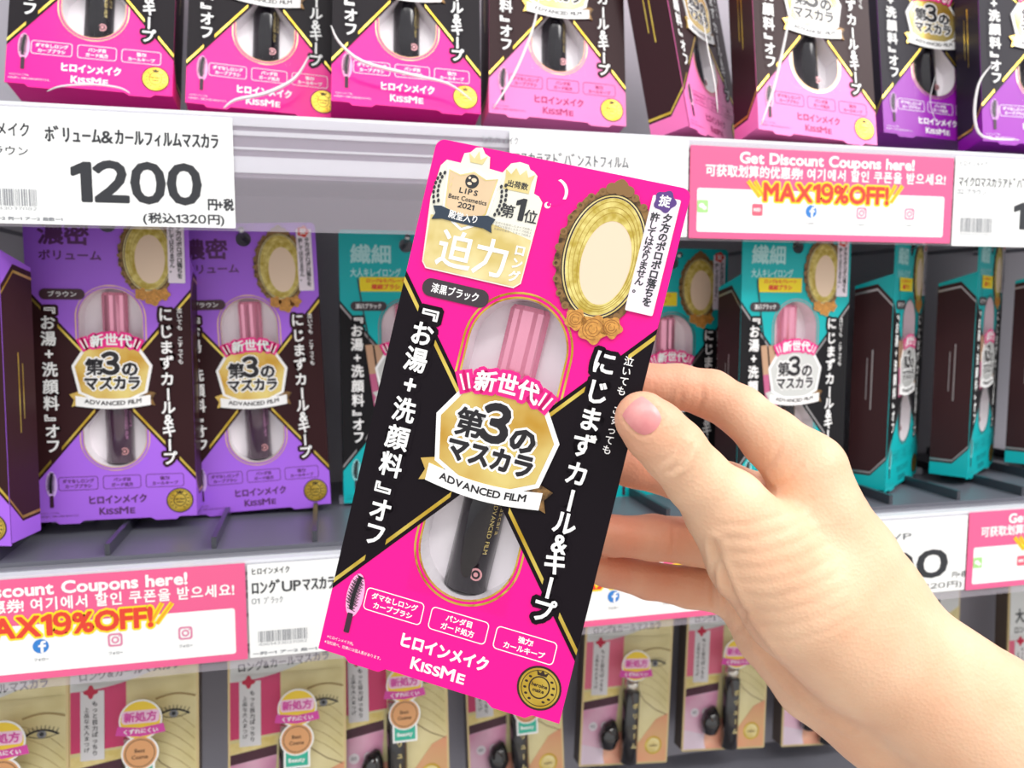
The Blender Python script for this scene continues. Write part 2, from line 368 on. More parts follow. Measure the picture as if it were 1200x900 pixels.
    q.text('K', -6.9, -72.7, 4.9, ink, .12, w=3.2, bold=.16); q.text('ISS', -2.3, -73.0, 3.9, ink, .12, w=6.0, bold=.14); q.text('M', 2.9, -72.7, 4.9, ink, .12, w=4.5, bold=.16); q.text('E', 6.9, -73.0, 3.9, ink, .12, w=2.6, bold=.14)
    q.text('※ヒロインメイク内。', -30.6, -72.6, 1.1, ink, .12, w=9); q.text('※当社調べ。効果には個人差があります。', -26.3, -74.3, 1.1, ink, .12, w=18.5)
    q.build('feature_print', root)
    br = MB(); br.poly(ell(-29.6, -58.3, 2.6, 6.6, 20), .24, mat('halo_ink_'+S['key'], S['halo'], .5)); st = [(-29.6+.9*math.sin(k/9*2)*-1+.4, -52.6-k) for k in range(11)]
    br.line(st, 1.15, .30, BLACK)
    for k in range(34):
        y = -52.6-k*.31; xx = -29.2-.9*math.sin(k*.31/9*2); l = (1.9 if 4 < k < 29 else 1.3)-.35*(k % 3)
        br.line([(xx-l, y+.35), (xx+l, y-.25)], .2, .31, BLACK)
    br.rect(-30.6, -69.8, -28.9, -63.8, .30, mat('dark_plum_ink', '#3a1830', .5), .3); br.build('brush_print', root)
    se = MB(); se.poly(ell(29.1, -68.8, 6.4, n=36), .14, SEALI); se.poly(ell(29.1, -68.8, 5.8, n=36), .2, GOLD); se.ring(ell(29.1, -68.8, 5.2, n=30), ell(29.1, -68.8, 5.0, n=30), .24, SEALI)
    se.ring(ell(29.1, -68.6, 3.1, 3.3, 24), ell(29.1, -68.6, 2.7, 2.9, 24), .24, SEALI)
    se.text('heroine', 29.1, -68, 1.5, SEALI, .26, bold=.05); se.text('make', 29.1, -69.5, 1.5, SEALI, .26, bold=.05)
    se.poly([(27.8, -65.2), (30.4, -65.2), (30.9, -63.8), (29.8, -64.5), (29.1, -63.5), (28.4, -64.5), (27.3, -63.8)], .24, SEALI)
    for sg in (-1, 1):
        for k in range(5): a = math.radians(-60+25*k); se.poly(ell(29.1+sg*4.1*math.cos(a), -68.8+4.1*math.sin(a), .5, .35, 8), .24, SEALI)
    se.build('gold_seal', root)
    # --- picture frame, white strip
    fr = MB(); cx, cy = 17.9, 53.9
    O = [(cx+(12.9+(.9*abs(math.sin(a*9))))*math.cos(a), cy+(18.7+(.9*abs(math.sin(a*9))))*math.sin(a)) for a in [2*math.pi*k/108 for k in range(108)]]
    fr.poly(O, .5, GOLDD, (), .35); fr.ring(ell(cx, cy, 11.6, 17.6, 60), ell(cx, cy, 10.5, 16.6, 60), .62, BLACK); fr.ring(ell(cx, cy, 11.3, 17.3, 60), ell(cx, cy, 10.9, 16.9, 60), .66, GOLDL)
    for k in range(26):
        a = 2*math.pi*k/26
        if math.cos(a) < .62 or math.sin(a) > .6:
            fr.poly(ell(cx+13*math.cos(a), cy+18.8*math.sin(a), 1.1, 1.1, 10), .58, mat('light_bronze_foil', '#8f6c42', .4, .3)); fr.poly(ell(cx+13.1*math.cos(a), cy+19*math.sin(a), .5, .5, 8), .62, GOLDD)
    for dx, dy, r in ((0, 19.6, 2.2), (-2.4, 18.9, 1.6), (2.4, 18.9, 1.6), (0, 20.8, 1.2)): fr.poly(ell(cx+dx, cy+dy, r, n=14), .68+.02*r, mat('light_bronze_foil', '#a58355'))
    fr.poly(ell(cx, cy, 10.5, 16.6, 60), .55, CREAM)
    fr.ring(ell(cx, cy, 10.4, 16.5, 60), ell(cx+.8, cy-1.6, 6.9, 11.8, 60), .6, BLOND)
    for k in range(3):
        fr.ring(ell(cx+.3*k, cy-.4*k, 9.6-k, 15.6-1.1*k, 50), ell(cx+.3*k, cy-.4*k, 9.45-k, 15.45-1.1*k, 50), .63, mat('ochre_ink', '#a8861f', .5))
    fo = fr.build('picture_frame', root)
    ro = MB()
    for x, y, r in ((14.3, 35.2, 2.9), (24.6, 35.2, 2.9), (19.7, 33.6, 3.9)):
        ro.poly([(x+r*(1+.13*math.cos(5*a))*math.cos(a), y+r*(1+.13*math.cos(5*a))*math.sin(a)) for a in [2*math.pi*k/40 for k in range(40)]], .78, ORANGE, (), .15)
        for j in range(3):
            rr = r*(.75-.22*j); pt = [(x+rr*math.cos(a+j), y+rr*math.sin(a+j)) for a in [5.2*k/14 for k in range(15)]]; ro.line(pt, .16, .82, mat('rose_line_ink', '#9a5f22', .5))
    ro.build('rose_print', root)
    sl = MB(); sl.rect(27, 40.8, 34.8, 73.4, .75, LILAC, .5, .3)
    sl.poly([(30.6+2.9*(1+.12*math.cos(5*a))*math.cos(a), 72.2+2.9*(1+.12*math.cos(5*a))*math.sin(a)) for a in [2*math.pi*k/30 for k in range(30)]], .85, S['seal'])
    sl.text('掟', 30.6, 72.2, 3.3, WHITE, .9, bold=.1)
    sl.vtext('夕方のポロポロ落ちを', 32.4, 69, 43, 2.75, INK, .85, bold=.09); sl.vtext('許してはなりません。', 29, 68.6, 46, 2.6, INK, .85, bold=.06)
    sl.build('white_strip', root)
    # --- shade pill
    p = MB(); p.rect(-31.2, 32.2, -11.2, 37.4, .34, S['pill'], 2.5, .1); p.text(S['shade'], -21.2, 34.8, 2.9, WHITE, .42, w=min(14.5, 3.3*len(S['shade'])), bold=.06); p.build('shade_pill', root)
    # --- header
    if S['header'] == 'sticker':
        h = MB()
        so = rrect(-34.4, 39.8, -3, 66, 2.2)
        h.poly([(-32.9, 41.5), (-31.5, 39.8), (-5, 39.8), (-3.2, 41.5), (-2.6, 65), (-4, 66.5), (-5.6, 67), (-5.8, 72), (-7, 73), (-8.2, 73.4), (-9, 74.6), (-11.5, 74.9), (-14, 74), (-15.8, 71), (-19.8, 71.3), (-20.4, 74.5), (-22, 75.2), (-23.2, 77.0-.2), (-25, 76.4), (-26.3, 74.8), (-28, 74.2), (-28.4, 71.3), (-32.6, 71.4), (-34, 69.5), (-34.8, 60)], .5, PALE, (), .3)
        h.poly([(-32.6, 41.7), (-31.3, 40.2), (-5.2, 40.2), (-3.5, 41.7), (-3.2, 54), (-15, 56.2), (-33.6, 55.2)], .56, GOLDL)
        ho = h.build('award_sticker', root)
        k = MB()
        k.poly([(-31.9, 69.7), (-30.6, 58), (-27, 54.2), (-23.8, 52.4), (-20.4, 54.2), (-17, 58), (-15.7, 69.7), (-19.8, 68.8), (-23.8, 70.5), (-27.8, 68.8)], .68, WHITE, (), .1)
        k.poly([(-31.2, 68.9), (-30, 58.4), (-26.6, 54.9), (-23.8, 53.3), (-20.8, 54.9), (-17.6, 58.4), (-16.5, 68.9), (-19.9, 68), (-23.8, 69.6), (-27.7, 68)], .74, mat('champagne_foil', '#f0d3ac', .4, .2, noise=.1, nscale=80))
        k.ring([(-31.2, 68.9), (-30, 58.4), (-26.6, 54.9), (-23.8, 53.3), (-20.8, 54.9), (-17.6, 58.4), (-16.5, 68.9), (-19.9, 68), (-23.8, 69.6), (-27.7, 68)], [(-23.8+(x+23.8)*.94, 62+(y-62)*.94) for x, y in [(-31.2, 68.9), (-30, 58.4), (-26.6, 54.9), (-23.8, 53.3), (-20.8, 54.9), (-17.6, 58.4), (-16.5, 68.9), (-19.9, 68), (-23.8, 69.6), (-27.7, 68)]], .79, GOLDL)
        k.poly(ell(-23.8, 66.7, 2, n=20), .8, INK); k.poly(ell(-23.3, 67.2, .8, .6, n=10), .84, CREAM); k.poly(ell(-24.4, 66, .7, .45, n=10), .84, CREAM); k.poly(ell(-24.7, 67.6, .4, n=8), .84, CREAM)
        k.text('LIPS', -23.8, 63.7, 2.1, INK, .82, w=6.0, bold=.06, gap=.25); k.text('Best Cosmetics', -23.8, 61.5, 1.8, INK, .82, w=11.5, bold=.03); k.text('2021', -23.8, 59.5, 2.0, INK, .82, w=5, bold=.07)
        for i, sz in enumerate((.5, .7, .9)): k.poly([(-29.6, 66.6-i*1.9+sz), (-29.6-sz*.3, 66.6-i*1.9), (-29.6, 66.6-i*1.9-sz), (-29.6+sz*.3, 66.6-i*1.9)][::1], .82, GOLDL)
        k.poly([(-33.4, 57.8), (-31, 58.2), (-23.8, 56.6), (-17, 58.2), (-14.6, 57.6), (-15.4, 55.6), (-14.8, 53.6), (-17.4, 54.4), (-23.8, 53.9+.5), (-30, 54.6), (-33, 53.9), (-32.2, 55.8)][::-1], .9, NAVY, (), .1)
        k.text('殿堂入り', -23.8, 56.2, 2.5, WHITE, .96, w=9, bold=.05, arc=-.3)
        for sg, xx in ((-1, -33), (1, -14.4)):
            for i in range(7):
                for e in (-1, 1): k.poly(ell(xx+e*.6+sg*(.7-1.1*((i-3)/3.4)**2), 59.2+i*1.35+.3*e, .42, .6, 8), .8, INK)
        k.poly([(-25.6, 72), (-22, 72), (-21, 74.6), (-22.9, 73.2), (-23.8, 75.6), (-24.7, 73.2), (-26.6, 74.6)], .62, GOLDL)
        k.poly([(-14.6, 66.6), (-7, 66.6), (-7, 69.8), (-6.4, 72.2), (-8.2, 71), (-9.2, 73), (-10.7, 71.2), (-12.2, 73), (-13.2, 71), (-15, 72.2), (-14.6, 69.8)], .62, GOLDL)
        k.text('出荷数', -10.7, 68.4, 2.1, INK, .68, w=6.2, bold=.05)
        k.text('第', -11.6, 60.6, 4.0, INK, .68, bold=.05); k.text('1', -8.0, 61.8, 8.2, INK, .68, bold=.3); k.text('位', -4.9, 60.4, 4.0, INK, .68, bold=.05)
        for i in range(3): k.text('主成分を配合したタイプ内売上', -9, 56.9-i*.9, .7, mat('pale_ink', '#9a958c', .5), .68, w=11)
        k.text('迫力', -18.6, 46.6, 11.2, WHITE, .68, w=21.5, bold=.18); k.vtext('ロング', -5.6, 52.4, 41.2, 3.4, WHITE, .68, bold=.12)
        k.build('sticker_print', ho)
        hh = MB(); hh.poly(ell(-.2, 68.7, 4, n=28), .06, main); hh.poly(ell(-.2, 68.7, 4, n=16, a0=-20, a1=75)+ell(-.75, 68.5, 3.7, n=16, a0=-20, a1=75)[::-1], .1, WHITE)
        hh.poly(ell(-1.1, 64.7, .9, n=14, a0=110, a1=400)+ell(-.8, 65.0, .6, n=14, a0=110, a1=400)[::-1], .1, WHITE); hh.build('hang_tab', root)
    else:
        h = MB(); a, bb = S['header'], S['sub']
        hc = S['header_ink']
        h.text(a, -19.5, 63.5, 11.0, hc, .12, w=23, bold=.3); h.text(bb, -17, 53.4, 5.2, hc, .12, w=28, bold=.12)
        h.build('header_print', root)
        if S.get('yellow'):
            y = MB(); y.rect(-26, 43, 3, 51, .3, YEL, .4, .1); y.text('ロング&セパレート', -11.5, 49, 2.4, REDI, .36, w=22, bold=.08); y.text('極細ブラシ', -11.5, 45.6, 3.0, REDI, .36, w=16, bold=.12); y.build('yellow_label', root)
            tb = MB()
            for k, x in enumerate((-21.5, -16.5)):
                xx = x; tb.poly([(xx-2, 13), (xx+2, 13.4), (xx+6.2-.2, -21), (xx+2.4, -21.6)][::-1], .5+.02*k, mat('rose_tube_ink', '#c9678f', .35, .3)); tb.poly([(xx-2, 13), (xx+2, 13.4), (xx+4.0, -3), (xx+.1, -3.4)][::-1], .56+.02*k, mat('tan_tube_ink', '#c9a183', .35, .3))
            tb.line([(-27, 50), (-25, 36), (-21, 14)], .7, .5, INK); tb.build('tube_print', root)
    # --- modelled glare streaks on the wrapper, none drawn here
    if S.get('folds'):
        for path in S['folds']: pass
    return root

def style(key, main, dark, side, trim, ink, header, sub, shade, pill, halo, **kw):
    d = dict(key=key, main=mat(key+'_card', main, .36, coat=.05, spec=.3), dark=mat(key+'_dark_card', dark, .42, spec=.16), side=mat(key+'_side_card', side, .42, spec=.16), trim=trim,
             ink=WHITE if ink == 'w' else mat(key+'_ink', ink, .5), header=header, sub=sub, shade=shade, pill=mat(key+'_pill', pill, .5), halo=halo, hung=True,
             ring=mat('rose_gold_foil', '#e8bd92', .3, .5), badge_gold=mat('badge_gold_foil', '#d9a63f', .27, .6, c2='#f3dd8a', nscale=45, noise=.1), seal=REDI,
             cap=mat('pink_metal_cap', '#f2a3bd', .16, .55, coat=.6), barrel=mat('black_barrel', '#120d18', .15, coat=.5), header_ink=WHITE)
    d.update(kw); return d
SIL = mat('silver_foil', '#a9a5a6', .3, .8)
S_HELD = style('vivid_pink', '#ff0796', '#140c14', '#1b141c', GOLD, 'w', 'sticker', '', '漆黒ブラック', '#3a3038', '#ffb4e0', hung=False, seal=PURP, ring=GOLD, edge=mat('white_card_edge', '#e8dfe6', .5))
S_PINK = style('pink_shelf', '#ff0c9a', '#1b161c', '#2a1622', GOLD, 'w', '迫力', 'ロング', '漆黒ブラック', '#3a3038', '#ffb4e0')
S_LPNK = style('pale_pink', '#ff7fc4', '#351f22', '#3a2026', GOLD, '#b0286e', '迫力', 'ロング', 'ブラウン', '#4a2c30', '#ffb4dd')
S_MAGE = style('violet', '#9a1ab0', '#1f1b27', '#261f30', GOLD, 'w', '濃密', 'ボリューム', '漆黒ブラック', '#3a3038', '#e0a8ea')
S_LAVE = style('lavender', '#ac6aec', '#351b1e', '#3b2026', GOLD, '#5a2a66', '濃密', 'ボリューム', 'ブラウン', '#4a2c38', '#dcb6fa', header_ink=mat('plum_ink', '#5f2f66', .4, .2), barrel=mat('plum_barrel', '#4b3346', .15, coat=1), barrel_ink=mat('rose_ink', '#c98ab8'))
S_TEAL = style('teal', '#0fb7bb', '#1d1c1f', '#3a2225', SIL, '#128b92', '繊細', '大人キレイロング', '漆黒ブラック', '#3a3038', '#9fe4e6', yellow=True, ring=SIL, badge_gold=mat('pearl_silver', '#d6d8d6', .35, .3), header_ink=mat('pale_teal_ink', '#b6e9ea', .5))

# held package pose, solved against its four corners (camera space)
_r = Vector((0.027473427776774383, -0.15790666135770237, -0.23980520037622696)); POSE = Matrix.Translation((-.0040781319682510475, -.012639154150913724, -.22764732238797294)) @ Matrix.Rotation(_r.length, 4, _r.normalized())
MHELD = MCAM @ POSE
make_package(S_HELD, MHELD, 'hot pink and black mascara package held up in the hand, gold award sticker top left')

def pose(px, py, Y, ref='C', yaw=0, roll=0, tilt=0, half=37, low=-77):
    """front card stands on plane Y; px,py = where its lower centre / left / right corner lies"""
    p = at(px, py, Y); R = Matrix.Rotation(math.radians(yaw), 4, 'Z') @ Matrix.Rotation(math.radians(tilt), 4, 'X') @ Matrix.Rotation(math.radians(roll), 4, 'Y') @ Matrix.Rotation(math.radians(90), 4, 'X')
    l = Vector(({'C': 0, 'L': -half, 'R': half}[ref]*MM, low*MM, 0))
    return Matrix.Translation(p - (R @ l)) @ R
GM = 'mascara packages hanging in the middle row'; GT = 'mascara packages standing in the top row'
ROW = [  # style, px, py, Y, ref, yaw, roll, tilt, group, label
 ('PINK', 5, 96, .432, 'L', 0, 2, -12, GT, 'hot pink and black package in the top row directly above the large 1200 price card'),
 ('PINK', 217, 120, .430, 'L', 3, 2.5, -12, GT, 'hot pink and black package, second from the left in the top row'),
 ('PINK', 388, 118, .408, 'L', 0, 2, -12, GT, 'hot pink and black package in the top row next to the pale pink one'),
 ('LPNK', 573, 132, .408, 'L', 0, 2.6, -12, GT, 'pale pink and brown package in the top row directly right of the hot pink ones'),
 ('LPNK', 809, 149, .386, 'L', 40, 0, -12, GT, 'pale pink package in the top row turned to show its brown side'),
 ('LPNK', 889, 151, .380, 'L', 4, 3.2, -12, GT, 'pale pink and brown package in the top row beside the violet one'),
 ('MAGE', 1036, 155, .412, 'L', 0, 3, -12, GT, 'violet and navy package in the top row beside the pale pink one'),
 ('MAGE', 1152, 165, .386, 'L', -9, 3, -12, GT, 'violet package at the right end of the top row, cut by the frame'),
 ('LAVE', 13, 640, .385, 'R', -14, 1, 0, GM, 'lavender package at the left edge of the frame showing its brown side'),
 ('LAVE', 139, 608, .426, 'C', 0, .5, 0, GM, 'lavender and brown package hanging below the 1200 price card'),
 ('LAVE', 388, 590, .446, 'R', 0, -2, 0, GM, 'lavender and brown package half hidden behind its lavender neighbour'),
 ('TEAL', 403, 590, .455, 'L', 0, 0, 0, GM, 'teal package partly hidden behind the left edge of the held package'),
 ('TEAL', 846, 585, .445, 'R', 3, 0, 0, GM, 'teal package seen between the held package and the index finger'),
 ('TEAL', 862, 592, .402, 'L', 6, 0, 0, GM, 'teal package facing the aisle behind the knuckles of the hand'),
 ('TEAL', 1037, 577, .405, 'L', 37, 0, 0, GM, 'teal package turned sideways, brown side out, nearest the hand'),
 ('TEAL', 1133, 562, .415, 'L', 35, 0, 0, GM, 'teal package turned sideways, second of the sideways teal ones from the hand'),
 ('TEAL', 1222, 548, .425, 'L', 35, 0, 0, GM, 'teal package turned sideways at the right edge of the frame'),
]
protos = {}
TOPS = []
hooks = []
for st, px, py, Y, ref, yaw, roll, tilt, grp, lab in ROW:
    M = pose(px, py, Y, ref, yaw, roll, tilt)
    if st not in protos: o = protos[st] = make_package(globals()['S_'+st], M, lab, grp)
    else: o = copy_tree(protos[st]); o.matrix_world = M; tag(o, lab, 'package', grp)
    TOPS.append(o); hooks.append(M @ Vector((0, .0717, 0)))

# glare on the top row wrappers: lamp reflections modelled as thin white tubes
GLARE = mat('painted_glare', '#ffffff', .08, coat=1, alpha=.82)
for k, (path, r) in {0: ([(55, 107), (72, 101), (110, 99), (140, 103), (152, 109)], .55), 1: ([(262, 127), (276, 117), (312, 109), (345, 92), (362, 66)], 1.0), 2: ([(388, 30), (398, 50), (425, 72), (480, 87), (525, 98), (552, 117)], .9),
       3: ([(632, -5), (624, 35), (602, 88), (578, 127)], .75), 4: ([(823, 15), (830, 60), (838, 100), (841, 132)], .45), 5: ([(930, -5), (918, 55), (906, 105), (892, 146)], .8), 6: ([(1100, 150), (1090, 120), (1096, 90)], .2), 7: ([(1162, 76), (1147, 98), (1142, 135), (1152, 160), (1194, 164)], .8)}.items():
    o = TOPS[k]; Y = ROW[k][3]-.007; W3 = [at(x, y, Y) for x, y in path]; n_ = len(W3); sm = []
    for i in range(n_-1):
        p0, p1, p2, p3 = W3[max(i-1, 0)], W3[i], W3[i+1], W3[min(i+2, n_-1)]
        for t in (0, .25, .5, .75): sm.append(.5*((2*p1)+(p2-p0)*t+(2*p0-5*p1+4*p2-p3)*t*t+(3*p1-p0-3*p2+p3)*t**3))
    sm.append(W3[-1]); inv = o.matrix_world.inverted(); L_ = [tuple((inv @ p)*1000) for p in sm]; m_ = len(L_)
    mb = MB(); mb.tube(L_, [r*(.25+.75*math.sin(math.pi*(i+.3)/m_)) for i in range(m_)], GLARE, 8); c = mb.build('glare_streak', o); tag(c, 'white tube standing in for lamp glare on the clear wrapper')

# ------------------------------------------------------------------ shelf fixture
GREY = mat('shelf_dark_plastic', '#8a8a94', .35, noise=.1, nscale=20); PANEL = mat('back_panel_paint', '#c2bec8', .5, noise=.05, nscale=8)
SHELFW = mat('shelf_white_enamel', '#e9ecf2', .3, coat=.3); WIRE = mat('hook_wire_chrome', '#b9bac0', .25, .9); RAILG = mat('rail_grey_plastic', '#8d8494', .35)
def world_box(mb, x0, x1, y0, y1, z0, z1, m): mb.box((x0, y0, z0+CAMZ*1000), (x1, y1, z1+CAMZ*1000), m)
wb = MB(); world_box(wb, -900, 1700, 526, 536, -1300, 900, PANEL); tag(wb.build('shelf_back_panel'), kind='structure')  # back panel of the shelf unit, extended up from the floor
fl = MB(); fl.box((-3000, -3000, -10), (4000, 3000, 0), mat('vinyl_floor', '#cfc8bf', .35, noise=.06, nscale=4)); tag(fl.build('floor'), kind='structure')
I4 = Matrix.Identity(4)
def shelf(label, z, y0, rail=True):
    root = empty('shelf', Matrix.Translation((.3, .45, (z/1000)+CAMZ)), label, 'shelf')
    inv = root.matrix_world.inverted()
    def part(mb, name): o = mb.build(name); o.parent = root; o.matrix_parent_inverse = inv; return o
    b = MB(); world_box(b, -900, 1700, y0, 525.5, z-16, z, GREY); part(b, 'shelf_board')
    if rail:
        c = MB(); world_box(c, -900, 1700, 376, y0, z-28, z-1, RAILG)
        for a, bb, m in ((-8, -10, SHELFW), (-15, -16, SHELFW), (-19, -26, SHELFW)): world_box(c, -900, 1700, 375.2, 376, z+bb, z+a, m)
        world_box(c, -900, 1700, 374.9, y0+4, z-6, z-.7, SHELFW); part(c, 'price_rail')
        d = MB(); world_box(d, -900, 1700, 374.2, 374.7, z-51.5, z-2, mat('frosted_clear_plastic', '#cfc8d4', .25, alpha=.20)); part(d, 'clear_lip')
    return root, part
up, up_part = shelf('upper shelf with a clear fronted price rail carrying the 1200 price card', 85, 381)
lo, lo_part = shelf('dark middle shelf edged with a price rail below the hanging lavender and teal packages', -115, 381)
bt, bt_part = shelf('grey bottom shelf under the gold packages', -335, 410, rail=False)

# ------------------------------------------------------------------ price cards and coupons on the rails
PAPER = mat('card_paper', '#f6f8f8', .45, coat=.2); COUP = mat('coupon_pink_ink', '#ec5f92', .45, coat=.2); COUPD = mat('coupon_pink_ink_deep', '#e2477f', .45)
YP = .3735
def card(name, x0, z0, label, cat, group=None):
    """flat card frame: local mm, origin at lower left corner of the card on the rail"""
    return empty(name, Matrix.Translation((x0*MM, YP, CAMZ+z0*MM)) @ Matrix.Rotation(math.radians(90), 4, 'X'), label, cat, group)
def loc(px, py, x0, z0): p = at(px, py, YP); return p.x*1000-x0, (p.z-CAMZ)*1000-z0
def tl(mb, t, x0, z0, pl, pr, h, m, z=.1, bold=.1, **k):
    """line of text between two points of the picture that lie on the card"""
    a = loc(*pl, x0, z0); b = loc(*pr, x0, z0)
    mb.text(t, (a[0]+b[0])/2, (a[1]+b[1])/2, h, m, z, w=b[0]-a[0], bold=bold, **k)
def barcode(mb, x0, y0, x1, y1, m):
    x = x0; r = random.Random(3)
    while x < x1:
        wd = r.choice((.25, .4, .6)); mb.rect(x, y0, min(x+wd, x1), y1, .1, m); x += wd+r.choice((.25, .35, .55))
    mb.text('4901433037082', (x0+x1)/2, y0-1.1, 1.7, m, .1, w=(x1-x0))
GINK = mat('pale_grey_ink', '#8d9096', .5)
def price_card(x0, x1, z0, z1, label, fill):
    r = card('price_card', x0, z0, label, 'price card'); b = MB(); b.rect(0, 0, x1-x0, z1-z0, 0, PAPER, .4, .5); b.build('card_sheet', r)
    p = MB(); fill(p, x0, z0); p.build('card_print', r); return r
def f1(p, x0, z0):
    tl(p, 'ヒロインメイク', x0, z0, (-62, 146), (36, 155), 6.2, INK, bold=.10); tl(p, 'ﾎﾞﾘｭｰﾑ&ｶｰﾙﾌｨﾙﾑﾏｽｶﾗ', x0, z0, (52, 157), (257, 166), 7.2, INK, bold=.16)
    tl(p, '01ブラウン', x0, z0, (-40, 174), (34, 178), 4.2, INK, bold=.04)
    tl(p, '1200', x0, z0, (86, 216), (240, 216), 21.5, INK, bold=.85); tl(p, '円+税', x0, z0, (243, 238), (274, 242), 5.4, INK, bold=.2)
    tl(p, '(税込1320円)', x0, z0, (168, 255), (264, 258), 4.7, INK, bold=.15)
    a = loc(-30, 240, x0, z0); b = loc(43, 222, x0, z0); barcode(p, a[0], a[1], b[0], b[1], GINK)
    tl(p, 'ー2 列ー1 アー2 段数ー1', x0, z0, (-5, 256), (74, 257), 1.6, GINK)
price_card(-262, -37.2, 34.6, 81.8, 'large white price card reading 1200 at the left of the upper rail', f1)
def f2(p, x0, z0):
    tl(p, 'ﾋﾛｲﾝﾒｲｸ', x0, z0, (565, 163), (608, 166), 4.2, GINK, bold=.04); tl(p, 'ﾏｲｸﾛﾏｽｶﾗｱﾄﾞﾊﾞﾝｽﾄﾌｨﾙﾑ', x0, z0, (563, 180), (737, 194), 6.6, mat('mid_grey_ink', '#62666c', .5), bold=.08)
price_card(86.5, 177.5, 35, 82.3, 'white price card behind the top edge of the held package on the upper rail', f2)
def f3(p, x0, z0):
    G2 = mat('mid_grey_ink', '#62666c')
    tl(p, 'ﾋﾛｲﾝﾒｲｸ', x0, z0, (1124, 190), (1158, 194), 3.4, GINK, bold=.03); tl(p, 'ﾏｲｸﾛﾏｽｶﾗｱﾄﾞﾊﾞﾝｽﾄﾌｨﾙﾑ', x0, z0, (1123, 208), (1245, 222), 6.2, INK, bold=.08)
    tl(p, '02 ブラウン', x0, z0, (1122, 223), (1156, 227), 3.2, GINK); tl(p, '1200', x0, z0, (1189, 252), (1290, 258), 19, INK, bold=.8)
    a = loc(1124, 272, x0, z0); b = loc(1163, 256, x0, z0); barcode(p, a[0], a[1], b[0], b[1], GINK)
price_card(334, 460, 33.5, 81, 'white price card right of the pink coupon on the upper rail', f3)
def f4(p, x0, z0):
    tl(p, 'ﾋﾛｲﾝﾒｲｸ', x0, z0, (294, 670), (340, 667), 3.6, INK, bold=.05); tl(p, 'ﾛﾝｸﾞUPﾏｽｶﾗｽｰﾊﾟｰWP', x0, z0, (294, 690), (468, 676), 7.0, INK, bold=.15)
    tl(p, '01 ﾌﾞﾗｯｸ', x0, z0, (295, 705), (332, 702), 3.6, GINK, bold=.03); a = loc(303, 753, x0, z0); b = loc(360, 735, x0, z0); barcode(p, a[0], a[1], b[0], b[1], GINK)
    tl(p, 'ー列ー1 アー2 段ー1', x0, z0, (296, 766), (372, 760), 1.6, GINK)
price_card(-37.0, 72, -161.8, -117.5, 'white price card right of the lower left pink coupon', f4)
def f5(p, x0, z0):
    tl(p, 'ﾏｽｶﾗｽｰﾊﾟｰWP', x0, z0, (930, 638), (1070, 628), 5.0, mat('mid_grey_ink', '#62666c'), bold=.06); tl(p, '1200', x0, z0, (968, 672), (1115, 660), 20, INK, bold=.85)
    tl(p, '円+税', x0, z0, (1115, 674), (1133, 672), 4, INK, bold=.06); tl(p, '(税込1320円)', x0, z0, (1040, 690), (1128, 685), 4.2, INK, bold=.06)
price_card(227, 354.5, -161.5, -118, 'white price card reading 1200 right of the wrist on the lower rail', f5)

